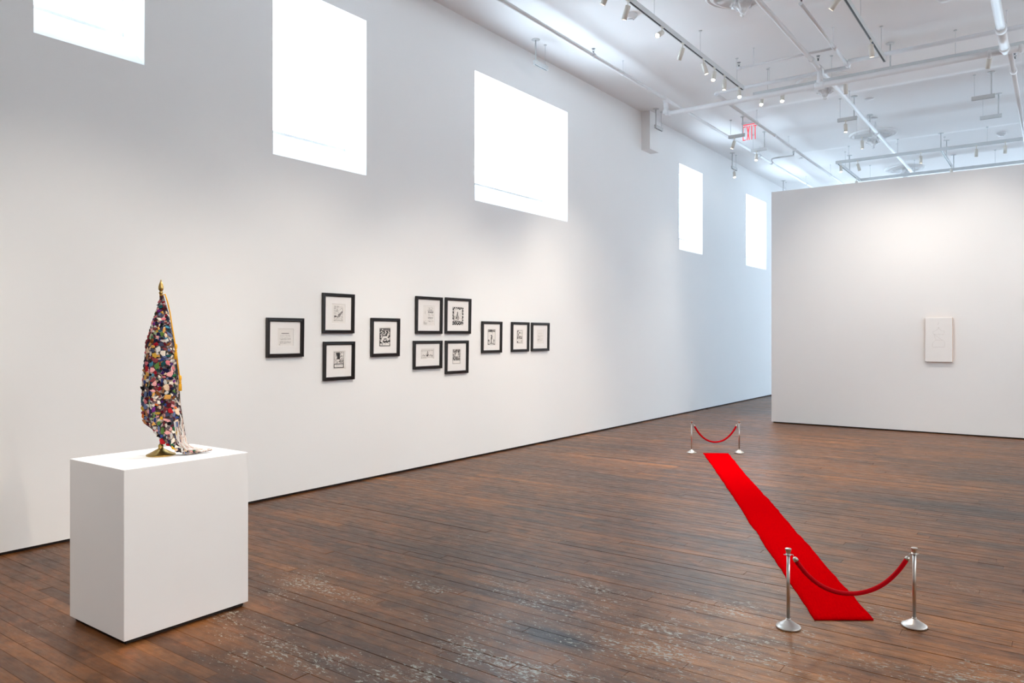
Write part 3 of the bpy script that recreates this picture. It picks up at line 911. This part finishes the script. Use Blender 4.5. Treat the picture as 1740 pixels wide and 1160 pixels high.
def make_rope(p, q, low, label):
    p, q = Vector((p[0],p[1],0)), Vector((q[0],q[1],0))
    L = (q-p).length; d = (q-p)/L
    root = thing('velvet_rope', label, 'rope', (p.x, p.y, .0), (0,0,math.atan2(d.y,d.x)), 'red velvet barrier ropes')
    x0, x1 = .0225, L-.0225; zt = .3735
    # hanging curve between the two eyes
    def c(t):
        x = x0+(x1-x0)*t; u = 2*t-1
        return Vector((x, 0, low + (zt-low)*(.72*u*u+.28*u**4)))
    N_ = 60; pts = [c(k/N_) for k in range(N_+1)]
    ds = [0]
    for a, b in zip(pts, pts[1:]): ds.append(ds[-1]+(b-a).length)
    T = ds[-1]
    def at(s):
        for k in range(N_):
            if s <= ds[k+1] or k == N_-1:
                q_ = (s-ds[k])/(ds[k+1]-ds[k]); return pts[k].lerp(pts[k+1], q_)
    hk, fe = .014, .036
    MB().tube([at(fe-.004 + (T-2*fe+.008)*k/48) for k in range(49)], .0115, 14).build('cord', M['rope'], root)
    for e in (0, 1):
        f = (lambda s: at(s)) if e == 0 else (lambda s: at(T-s))
        MB().tube([f(hk), f(hk+.003), f(hk+.010), f(fe)], [.004,.0090,.0124,.0128], 14).build('ferrule', M['steel'], root)
        MB().tube([f(-0+.0005)+Vector((0,0,.003)), f(.004)+Vector((0,0,.004)), f(.009)+Vector((0,0,.001)), f(hk+.002)], .0016, 8).build('hook', M['steel'], root)
make_rope(ST[0][0], ST[1][0], .172, 'red velvet rope drooping across the near end of the carpet')
make_rope(ST[2][0], ST[3][0], .140, 'red velvet rope drooping across the far end of the carpet')

# ------------------------------------------------------------------ ceiling ornaments
def make_medallion(x, y, label):
    root = thing('ceiling_medallion', label, 'medallion', (x, y, ceil_z(x, y)), group='plaster ceiling medallions')
    MB().lathe([(.42,.01),(.42,-.018),(.405,-.032),(.385,-.036),(.37,-.028),(.355,-.034),(.335,-.050),(.31,-.054),(.29,-.044),(.20,-.034),(.10,-.04),(.05,-.05)], n=56,
               mod=lambda a, k: 1+(.018*math.cos(28*a) if k in (6,7) else 0)).build('rosette', M['plaster'], root)
    leaf = MB()
    leaf.add([(0,0,0),(.075,-.045,-.022),(.16,-.035,-.030),(.215,0,-.012),(.16,.035,-.030),(.075,.045,-.022),(.08,0,-.045),(.165,0,-.050),(.205,0,-.034)],
             [(0,1,6),(1,2,7,6),(2,3,8,7),(0,6,5),(6,7,4,5),(7,8,3,4)], 0, True)
    lm = leaf.mesh('acanthus_leaf', M['plaster'])
    for k in range(8):
        o = link('acanthus_leaf', lm, root, (.095*math.cos(PI*k/4), .095*math.sin(PI*k/4), -.034)); o.rotation_euler.z = PI*k/4
    pd = link('pendant', MB().lathe([(.10,-.03),(.075,-.05),(.062,-.075),(.066,-.095),(.085,-.112),(.092,-.130),(.086,-.152),(.070,-.176),(.052,-.196),(.042,-.210),(.046,-.220),(.036,-.235),(.024,-.246),(.018,-.254),(.026,-.264),(.026,-.275),(.015,-.286),(0,-.290)],
        n=40, mod=lambda a, k: 1+(.10*math.cos(8*a) if 3 < k < 9 else .07*math.cos(5*a) if k >= 9 else 0)).mesh('pendant', M['plaster']), root)
    pl_ = MB()
    pl_.add([(.060,-.022,-.118),(.060,.022,-.118),(.104,-.024,-.132),(.104,.024,-.132),(.112,-.016,-.160),(.112,.016,-.160),(.125,0,-.178),(.088,-.014,-.186),(.088,.014,-.186)],
            [(0,1,3,2),(2,3,5,4),(4,5,6),(4,6,7),(5,8,6),(6,8,7)], 0, True)
    pm = pl_.mesh('pendant_leaf', M['plaster'])
    for k in range(8):
        o = link('pendant_leaf', pm, pd); o.rotation_euler.z = PI*k/4+.2
for y, lb in ((8.32,'plaster medallion pendant cut off by the top edge of the picture'), (11.985,'plaster ceiling medallion with pendant behind the pipe junction'),
              (15.65,'full round plaster medallion with leafy pendant seen behind the long pipe'), (19.3,'farthest plaster medallion just above the free-standing wall')):
    make_medallion(-2.86, y, lb)

# ------------------------------------------------------------------ sprinkler pipes
def hanger(root, x, y, zp, r):
    """thin rod to the ceiling with a clevis around the pipe; local to a root at the origin"""
    zc = ceil_z(x, y)
    MB().tube([(x,y,zp),(x,y,zc)], .004, 6).tube([(x,y,zc-.006),(x,y,zc)], .016, 10).build('hanger_rod', M['white_pipe'], root)
def clevis(root, x, y, zp, r, along_y=True):
    ax = Vector((0,1,0)) if along_y else Vector((1,0,0))
    p = Vector((x,y,zp))
    MB().tube([p-ax*.012, p+ax*.012], r+.006, 14).build('clamp', M['white_pipe'], root)
def coupling(root, p, ax, r, ln=.05):
    p, ax = Vector(p), Vector(ax)
    MB().tube([p-ax*ln, p-ax*(ln-.008), p+ax*(ln-.008), p+ax*ln], [r+.004, r+.010, r+.010, r+.004], 16).build('coupling', M['white_pipe'], root)
def sprinkler(root, x, y, z, up=True):
    s = 1 if up else -1
    mb = MB().tube([(x,y,z),(x,y,z+s*.03)], .010, 10)
    mb.tube([(x-.011,y,z+s*.03),(x-.013,y,z+s*.045),(x,y,z+s*.062)], .0025, 6).tube([(x+.011,y,z+s*.03),(x+.013,y,z+s*.045),(x,y,z+s*.062)], .0025, 6)
    mb.lathe([(.006,0),(.024,.001),(.026,.003),(.006,.004)], c=(x,y,z+s*.062), n=14)
    mb.build('sprinkler_head', M['chrome'], root)

def pipe_thing(label, pts, r, name='sprinkler_pipe'):
    t = thing(name, label, 'pipe', (0,0,0), group='white painted ceiling pipes')
    MB().tube(pts, r, 16).build('pipe', M['white_pipe'], t)
    return t
ZP, ZM = 5.18, 4.95
P1 = pipe_thing('white pipe running along the ceiling nearest the left wall', [(-4.94,-3.9,ZP),(-4.94,25.9,ZP)], .026)
for y in (2.0, 5.8, 9.43, 15.4, 18.9): hanger(P1, -4.94, y, ZP, .026); clevis(P1, -4.94, y, ZP, .026)
sprinkler(P1, -4.94, 8.60, ZP+.026); coupling(P1, (-4.94,8.60,ZP), (0,1,0), .026, .03)
MB().tube([(-4.94,16.2,ZP),(-4.94,16.2,ZP+.07)] + arc((-4.94,16.2,ZP+.07),(-4.94,16.2,ZP+.10),(-4.90,16.2,ZP+.10)) + [(-4.48,16.2,ZP+.10)], .016, 12).build('branch', M['white_pipe'], P1)
sprinkler(P1, -4.49, 16.2, ZP+.11); coupling(P1, (-4.94,16.2,ZP), (0,1,0), .026, .04)

P2 = pipe_thing('thick white pipe crossing the room below the ceiling with a drop elbow', arc((-4.94,10.86,ZP),(-4.94,10.86,ZM),(-4.75,10.86,ZM),8)[0:1] + [Vector((-4.94,10.86,ZM+.06))] + arc((-4.94,10.86,ZM+.05),(-4.94,10.86,ZM),(-4.89,10.86,ZM),6) + [Vector((XR-.02,10.90,ZM))], .039)
coupling(P2, (-4.94,10.86,ZM+.03), (0,0,1), .040, .035); coupling(P2, (-4.88,10.86,ZM), (1,0,0), .040, .02); coupling(P2, (-4.94,10.86,ZP-.03), (0,0,1), .036, .03)
coupling(P2, (-2.66,10.87,ZM), (1,0,0), .042, .06)
MB().tube([(-2.66,10.87,ZM),(-2.66,10.87,ZP)], .034, 16).build('riser', M['white_pipe'], P2)
coupling(P2, (-2.66,10.87,ZM+.05), (0,0,1), .034, .03)
for x in (-.68, -.36): coupling(P2, (x,10.885,ZM), (1,0,0), .044, .02)
P3 = pipe_thing('long white pipe running away past the plaster medallions', [(-2.66,-3.9,ZP),(-2.66,25.9,ZP)], .030)
coupling(P3, (-2.66,10.87,ZP), (0,1,0), .032, .07); coupling(P3, (-2.66,10.45,ZP), (0,1,0), .030, .04)
coupling(P3, (-2.66,14.9,ZP), (0,1,0), .030, .03)
sprinkler(P3, -2.62, 10.62, ZP+.03)
MB().tube([(-2.62, 14.55+.05*math.cos(a), ZP+.055+.05*math.sin(a)) for a in [2*PI*k/16 for k in range(17)]], .008, 8, cap=False).build('loop_hanger', M['white_pipe'], P3)
for y in (4.0, 8.0, 12.7, 17.0): hanger(P3, -2.66, y, ZP, .03)
P4 = pipe_thing('short white branch pipe ending in a sprinkler near the top edge', [(-2.31,8.6,ZP),(-2.31,10.93,ZP)], .022)
sprinkler(P4, -2.31, 8.64, ZP+.022); coupling(P4, (-2.31,10.18,ZP), (0,1,0), .022, .04); coupling(P4, (-2.31,10.90,ZP), (0,1,0), .026, .05)
hanger(P4, -2.31, 10.1, ZP, .022)
P7 = pipe_thing('thin white pipe arm with an upright sprinkler at its left end', [(-3.57,10.19,ZP),(-2.31,10.19,ZP)], .016)
sprinkler(P7, -3.555, 10.19, ZP+.016); coupling(P7, (-3.55,10.19,ZP), (1,0,0), .016, .03); hanger(P7, -3.35, 10.19, ZP, .016)
P5 = pipe_thing('white cross pipe just beyond the thick one, joining two long pipes', arc((-4.22,11.10,ZP),(-4.22,11.03,ZP),(-4.15,11.03,ZP)) + [Vector((-2.31,11.03,ZP))] + [Vector((-2.31,10.95,ZP))], .026)
hanger(P5, -3.4, 11.03, ZP, .02)
P5b = pipe_thing('white cross pipe close under the ceiling at upper right', [(-2.28,10.80,ZP),(XR-.02,10.80,ZP)], .028)
for x in (-2.0, -.5): hanger(P5b, x, 10.80, ZP, .02)
P6 = pipe_thing('white pipe running away behind the exit sign', [(-4.22,11.06,ZP),(-4.22,25.9,ZP)], .026)
for y in (13.0, 14.9, 18.2): hanger(P6, -4.22, y, ZP, .026); clevis(P6, -4.22, y, ZP, .026)
for y in (14.0, 15.3): coupling(P6, (-4.22,y,ZP), (0,1,0), .026, .03)
P8 = pipe_thing('thick white pipe coming from the top right corner', [(-.52,-3.9,ZM),(-.52,10.88,ZM)], .045)
coupling(P8, (-.52,10.05,ZM), (0,1,0), .047, .06); coupling(P8, (-.52,10.74,ZM), (0,1,0), .047, .03)
MB().tube([(-.52,10.1,ZM),(-.52,10.75,ZM)], .050, 18).build('sleeve', M['white_pipe'], P8)
for y in (3.0, 8.0): hanger(P8, -.52, y, ZM, .045)
P9 = pipe_thing('slimmer white pipe continuing beyond the right pipe junction', [(-.47,10.90,ZM),(-.47,20.5,ZM)], .028)
coupling(P9, (-.47,11.75,ZM), (0,1,0), .030, .05); sprinkler(P9, -.44, 11.35, ZM+.028); hanger(P9, -.47, 15.5, ZM, .03)

# ------------------------------------------------------------------ lighting tracks
TB, TT = 5.03, 5.088
def cap_disc(mb, x, y, r):
    z = ceil_z(x, y); mb.lathe([(r,0),(r,-.006),(r*.8,-.010),(.001,-.011)], c=(x,y,z+.002), n=20)
def track(label, p, q, rods=(), feeds=(), name='light_track', open_slots=True):
    (x0,y0), (x1,y1) = p, q
    t = thing(name, label, 'light track', (0,0,0), group='white lighting tracks')
    hw = .018
    along_y = abs(y1-y0) > abs(x1-x0)
    a0, a1 = (y0,y1) if along_y else (x0,x1)
    if a0 > a1: a0, a1 = a1, a0
    c = x0 if along_y else y0
    def bx(mb, c0, c1, s0, s1, z0, z1):
        if along_y: mb.box(c0,c1,s0,s1,z0,z1)
        else: mb.box(s0,s1,c0,c1,z0,z1)
    mb = MB(); bx(mb, c-hw, c-hw+.006, a0, a1, TB, TT-.012); bx(mb, c+hw-.006, c+hw, a0, a1, TB, TT-.012); bx(mb, c-hw, c+hw, a0, a1, TT-.012, TT)
    bx(mb, c-hw+.006, c+hw-.006, a0, a0+.006, TB, TT-.012); bx(mb, c-hw+.006, c+hw-.006, a1-.006, a1, TB, TT-.012)
    mb.build('housing', M['track'], t)
    mb = MB(); bx(mb, c-hw+.006, c+hw-.006, a0+.006, a1-.006, TB+.004, TB+.020); mb.build('slot', M['slot'], t)
    for (x, y) in rods:
        mb = MB().tube([(x,y,TT),(x,y,ceil_z(x,y))], .0028, 6); cap_disc(mb, x, y, .022); mb.build('suspension_rod', M['track'], t)
    for (x, y) in feeds:
        mb = MB().tube([(x,y,TT),(x,y,ceil_z(x,y))], .010, 10); cap_disc(mb, x, y, .055); mb.build('feed_stem', M['track'], t)
    return t
xa, xb = -3.667, -1.81
track('near lighting track in line with the framed prints, carrying the most spotlights', (xa,-3.5), (xa,10.68), rods=[(xa,1.5),(xa,4.5),(xa,7.75),(xa,9.09),(xa,10.43)])
track('cross track just above the thick white pipe', (-3.64,11.06), (XR-.6,11.06), rods=[(-3.43,11.06),(-2.55,11.06),(-1.06,11.06),(.8,11.06)], feeds=[(xb,11.06)])
track('black-bottomed track coming in from the top edge at right', (xb,-3.5), (xb,10.66), rods=[(xb,9.2),(xb,10.43),(xb,5.0)])
track('far cross track above the free-standing wall, the nearer of the two', (-3.70,16.4), (XR-.6,16.4), rods=[(-3.45,16.4),(-2.55,16.4),(-1.06,16.4)], feeds=[(xb,16.4)])
track('farthest cross track, partly hidden by the free-standing wall', (-3.70,18.55), (XR-.6,18.55), rods=[(-3.45,18.55),(-2.55,18.55),(-1.06,18.55)], feeds=[(xb,18.55)])
track('short track joining the left ends of the two far cross tracks', (xa,16.42), (xa,18.53), rods=[(xa,17.1)], feeds=[(xa,17.5)])
track('short track with dark gaps joining the two far cross tracks', (xb,16.42), (xb,18.2), rods=[(xb,16.97)], feeds=[(xb,17.3)])
track('lighting track over the right half of the room', (1.91,-3.5), (1.91,10.68), rods=[(1.91,2.0),(1.91,8.0)])  # unseen track added to carry the right-hand fill lamps
def stub(label, x, y, along_y, ln=.30):
    if along_y:
        track(label, (x,y-ln*.1), (x,y+ln*.9), rods=[(x,y+ln*.75)], feeds=[(x,y)], name='track_stub')
    else:
        track(label, (x-ln*.85,y), (x+ln*.15,y), rods=[(x-ln*.72,y)], feeds=[(x,y)], name='track_stub')
stub('short white track stub high on the wall right of the widest window', -5.51, 8.09, True)
stub('short track stub in front of the boxed duct', -5.54, 11.77, True, .28)
stub('short track stub overlapping the left of the exit sign', -4.53, 13.18, False)
stub('short track stub to the lower right of the exit sign', -4.53, 14.40, False)
stub('short track stub by the left wall above the two far windows', -5.57, 15.56, True)
stub('short track stub left of the long pipe, nearer one', -2.70, 13.22, False)
stub('short track stub in front of the full round medallion', -2.70, 14.50, False)
stub('bare track stub at right, nearer one', -.80, 13.20, False)
stub('bare track stub at right, farther and lower one', -.78, 14.45, False)
stub('short track stub at the far left end just above the free-standing wall', -5.54, 19.1, True)

# ------------------------------------------------------------------ spotlights
def head_meshes():
    body = MB().lathe([(.010,.012),(.026,.010),(.029,.006),(.029,-.135),(.0255,-.135),(.024,-.118)], n=20).mesh('body', M['lamp'])
    lens = MB().lathe([(.024,-.119),(.012,-.1195),(0,-.120)], n=20).mesh('lens', M['lens'])
    stem = MB().tube([(0,0,.004),(0,0,-.052)], .0055, 8).mesh('stem', M['lamp'])
    adp = MB().box(-.011,.011,-.03,.03,-.006,.012).mesh('adapter', M['lamp'])
    for me in (body, lens, stem, adp):
        bm = bmesh.new(); bm.from_mesh(me); bmesh.ops.recalc_face_normals(bm, faces=bm.faces); bm.to_mesh(me); bm.free()
    return body, lens, stem, adp
HB, HL, HS, HA = head_meshes()
def spot(label, x, y, target, power=1.0, size=46, lit=True, color=WARM):
    r = thing('track_spotlight', label, 'spotlight', (x, y, TB), group='cylindrical track spotlights')
    link('adapter', HA, r); link('stem', HS, r)
    pv = Vector((0,0,-.062))
    d = (Vector(target) - (Vector((x,y,TB))+pv)).normalized()
    q = Vector((0,0,-1)).rotation_difference(d)
    for nm, me in (('body', HB), ('lens', HL)):
        o = link(nm, me, r, pv); o.rotation_mode = 'QUATERNION'; o.rotation_quaternion = q
    if lit:
        ld = bpy.data.lights.new('bulb', 'SPOT')
        ld.energy = SPOT*power; ld.spot_size = math.radians(size); ld.spot_blend = .85; ld.shadow_soft_size = .045; ld.color = color
        lo = bpy.data.objects.new('bulb', ld); col.objects.link(lo); lo.parent = r
        lo.location = pv + d*.14; lo.rotation_mode = 'QUATERNION'; lo.rotation_quaternion = q
    return r
# near track, from the camera end on
W = XL
spot('beige spotlight on the near track, out of frame above the flag', xa, .6, (W,.9,.5), 0.10, 50)
spot('beige spotlight on the near track, out of frame past the plinth', xa, 2.2, (W,2.4,.5), 0.15, 50)
spot('beige spotlight on the near track, out of frame above the first prints', xa, 3.7, (W,4.0,.9), 0.20, 62)
spot('beige spotlight on the near track, out of frame above the paired prints', xa, 5.2, (W,5.4,.9), 0.20, 62)
spot('beige spotlight cut off by the top edge on the near track', xa, 6.68, (W,6.6,.9), 0.20, 62)
spot('beige spotlight with glowing lens hanging in front of the round ceiling detector', xa, 7.11, (-5.2,7.3,1.0), 0.12, 62)
spot('spotlight shining straight towards the viewer, brightest on the near track', xa, 7.95, (-3.95,2.2,1.3), 3.0, 24)
spot('beige spotlight tilted down-left on the near track below the brightest lamp', xa, 8.54, (W,9.6,1.0), 0.8, 62)
spot('beige spotlight tilted down-right on the near track', xa, 9.19, (-2.2,9.8,0), 1.4, 70)
spot('glowing beige spotlight pointing down at the viewer, third from the near track end', xa, 9.57, (-3.4,7.0,0), 1.2, 50)
spot('beige spotlight hanging straight down, second from the near track end', xa, 9.94, (-3.72,9.6,0), 1.50, 70)
spot('small bright spotlight under the end tip of the near track', xa, 10.52, (-2.2,7.0,0), 1.2, 56)
spot('beige spotlight on the near track, out of frame, aimed at the flag', xa, 2.9, (-3.94,2.15,.85), 2.4, 20, color=(1,.96,.92))
spot('beige spotlight on the near track, out of frame, lighting the near end of the carpet', xa, 5.9, (-.3,4.6,0), 1.8, 56, color=(1,.88,.72))  # unseen lamp added to brighten the near right floor
# cross track above the thick pipe
spot('bright spotlight below the thick pipe, left one of the pair', -3.52, 11.06, (-2.6,7.2,0), 1.2, 50)
spot('bright spotlight below the thick pipe, right one of the pair', -3.22, 11.06, (-2.4,7.6,0), 1.0, 46)
spot('beige spotlight tilted right, peeking below the thick pipe past the junction', -2.37, 11.06, (-2.6,13.1,.9), .75, 84, color=(1,.91,.80))
spot('beige spotlight hanging straight down at right under the thick pipe', -.69, 11.06, (-1.5,13.1,.9), 1.0, 84, color=(1,.91,.80))
spot('beige spotlight on the black-bottomed track at upper right', xb, 9.78, (-1.5,10.6,0), 1.2, 70)
spot('spotlight on the right half of the cross track, out of frame', .9, 11.06, (1.2,13.1,.9), 0.5, 84)
spot('beige spotlight on the black-bottomed track, out of frame, aimed at the plinth', xb, -1.4, (-3.9,2.0,.5), 2.8, 24, color=(1,.94,.88))  # added behind the camera to lift the plinth's darker face
# black-bottomed track, unseen part: lamps added to fill the left wall with light
for lb, y, p in (('level with the camera', .4, 1.1), ('level with the plinth', 2.4, 1.25), ('level with the first prints', 4.4, 1.3), ('level with the clustered prints', 6.4, 1.3), ('level with the last prints', 8.2, 1.5)):
    spot('beige spotlight on the black-bottomed track, out of frame, ' + lb, xb, y, (W,y+.2,.45), p*1.25, 52)
# stubs
spot('grey spotlight on the stub left of the exit sign', -4.68, 13.18, (W,12.4,.8), 0.25, 60)
spot('glowing spotlight on the stub below the exit sign', -4.68, 14.40, (-4.3,12.0,0), 1.56, 60)
spot('small bright spotlight by the left wall above the far windows', -5.57, 15.68, (-4.4,13.4,0), 0.9, 44)
spot('beige spotlight with a bright lens on the nearer stub left of the long pipe', -2.83, 13.22, (-2.5,12.0,0), 0.78)
spot('beige spotlight hanging in front of the full round medallion', -2.83, 14.50, (-2.7,14.6,0), 0.52)
# far tracks
spot('beige spotlight with bright lens at the left end of the far cross track', -3.60, 16.40, (-3.2,14.6,0), 1.04)
spot('small beige spotlight tilted right near the left end of the far cross track', -3.28, 16.40, (-2.2,17.4,0), 0.52)
spot('beige spotlight on the short far track, just above the partition edge', xa, 18.2, (-3.7,18.4,0), 0.52)
spot('beige spotlight on the far cross track right of the far medallion', -2.15, 16.40, (-2.1,16.2,0), 0.52)
spot('beige spotlight on the far cross track, first right of the dark-gapped track', -1.23, 16.40, (-1.4,17.2,0), 0.52)
spot('beige spotlight on the far cross track, rightmost in view', -.78, 16.40, (-1.0,17.2,0), 0.52)
spot('beige spotlight half hidden by the free-standing wall below the dark-gapped track', xb, 18.1, (-1.2,19.6,0), 0.52)
# right half of the room: unseen lamps added for bounced fill light
for lb, y in (('behind the camera', -1.5), ('beside the camera', 1.0), ('third of five', 3.5), ('fourth of five', 6.0), ('nearest the partition', 8.5)):
    spot('beige spotlight on the right-hand track washing the right wall, out of frame, ' + lb, 1.91, y, (XR,y,1.6), 1.5, 85)

spot('beige spotlight on the right-hand track, out of frame, turned back towards the plinth', 1.91, 2.2, (-3.7,2.1,.3), 2.3, 26, color=(1,.84,.68))  # unseen warm lamp added to brighten the plinth's right face

# ------------------------------------------------------------------ exit sign
def make_exit():
    x0, x1, y, z0, z1 = -4.655, -4.360, 13.50, 5.02, 5.325
    r = thing('exit_sign', 'red lettered edge-lit EXIT sign hanging from the ceiling', 'exit sign', ((x0+x1)/2, y, 5.36))
    cx = (x0+x1)/2
    def B(a, b, ya, yb_, c, d): return MB().box(a-cx, b-cx, ya, yb_, c-5.36, d-5.36)
    B(x0, x1, -.03, .03, z1, 5.359).build('canopy', M['det'], r)
    B(x0, x1, -.003, .003, z0, z1).build('panel_glass', M['glass'], r)
    B(x0+.008, x1-.008, -.012, .012, z1-.012, z1).build('light_bar', M['red_exit'], r)
    # letters, stroke by stroke, on the panel
    lw = .062; t = .0145; h0, h1 = 5.040, 5.292
    xs = [x0+.018+k*(lw+.006) for k in range(4)]
    def letter(name, boxes=(), bars=()):
        mb = MB()
        for (a, b, c, d) in boxes: mb.box(a-cx, b-cx, -.0062, -.0032, c-5.36, d-5.36)
        for (a, c, b, d) in bars:
            w_ = t*.58
            v = [(a-w_,c),(a+w_,c),(b+w_,d),(b-w_,d)]
            mb.add([(p-cx,-.0062,q-5.36) for p,q in v]+[(p-cx,-.0032,q-5.36) for p,q in v], [(0,1,2,3),(7,6,5,4),(0,4,5,1),(1,5,6,2),(2,6,7,3),(3,7,4,0)])
        mb.build(name, M['red_exit'], r)
    a = xs[0]; hm = (h0+h1)/2
    letter('letter_e', [(a,a+t,h0,h1),(a+t,a+lw*.85,h1-t,h1),(a+t,a+lw*.75,hm-t/2,hm+t/2),(a+t,a+lw*.85,h0,h0+t)])
    a = xs[1]; letter('letter_x', bars=[(a+.010,h0,a+lw-.010,h1),(a+lw-.010,h0,a+.010,h1)])
    a = xs[2]; letter('letter_i', [(a+lw*.32,a+lw*.32+t,h0,h1)])
    a = xs[3]; letter('letter_t', [(a-.012,a+lw-.008,h1-t,h1),(a+lw*.5-t/2-.010,a+lw*.5+t/2-.010,h0,h1-t)])
make_exit()

# ------------------------------------------------------------------ detectors and discs on the ceiling
def disc(name, label, cat, x, y, r, h, slots=False, rz=0):
    t = thing(name, label, cat, (x, y, ceil_z(x,y)), (0,0,rz))
    MB().lathe([(r,.002),(r,-h*.35),(r*.92,-h*.55),(r*.80,-h*.65),(r*.72,-h),(.001,-h)], n=32).build('body', M['det'], t)
    if slots:
        MB().box(-r*.35, r*.35, -.006, .006, -h-.0015, -h+.002).build('vent_slot', M['slot'], t)
        MB().lathe([(.006,0),(.006,-.003),(0,-.003)], c=(r*.45, .02, -h), n=8).build('indicator', M['slot'], t)
    return t
disc('smoke_detector', 'round white smoke detector behind a glowing spotlight near the top edge', 'smoke detector', -4.16, 8.13, .085, .05, True, .6)
disc('smoke_detector', 'round white detector with a dark slot at right above the far cross track', 'smoke detector', -.885, 17.3, .085, .05, True, .2)
disc('ceiling_plate', 'flat white ceiling plate beside the long pipe, upper one', 'ceiling plate', -2.52, 13.5, .075, .014)
disc('ceiling_plate', 'bright flat ceiling plate behind the long pipe by the medallion', 'ceiling plate', -2.70, 14.72, .085, .014)
disc('ceiling_plate', 'grey round ceiling plate cut by the top edge at right', 'ceiling plate', -1.06, 10.0, .08, .03)
disc('ceiling_plate', 'small round ceiling plate between the two long pipes beyond the exit sign', 'ceiling plate', -4.55, 17.0, .06, .014)
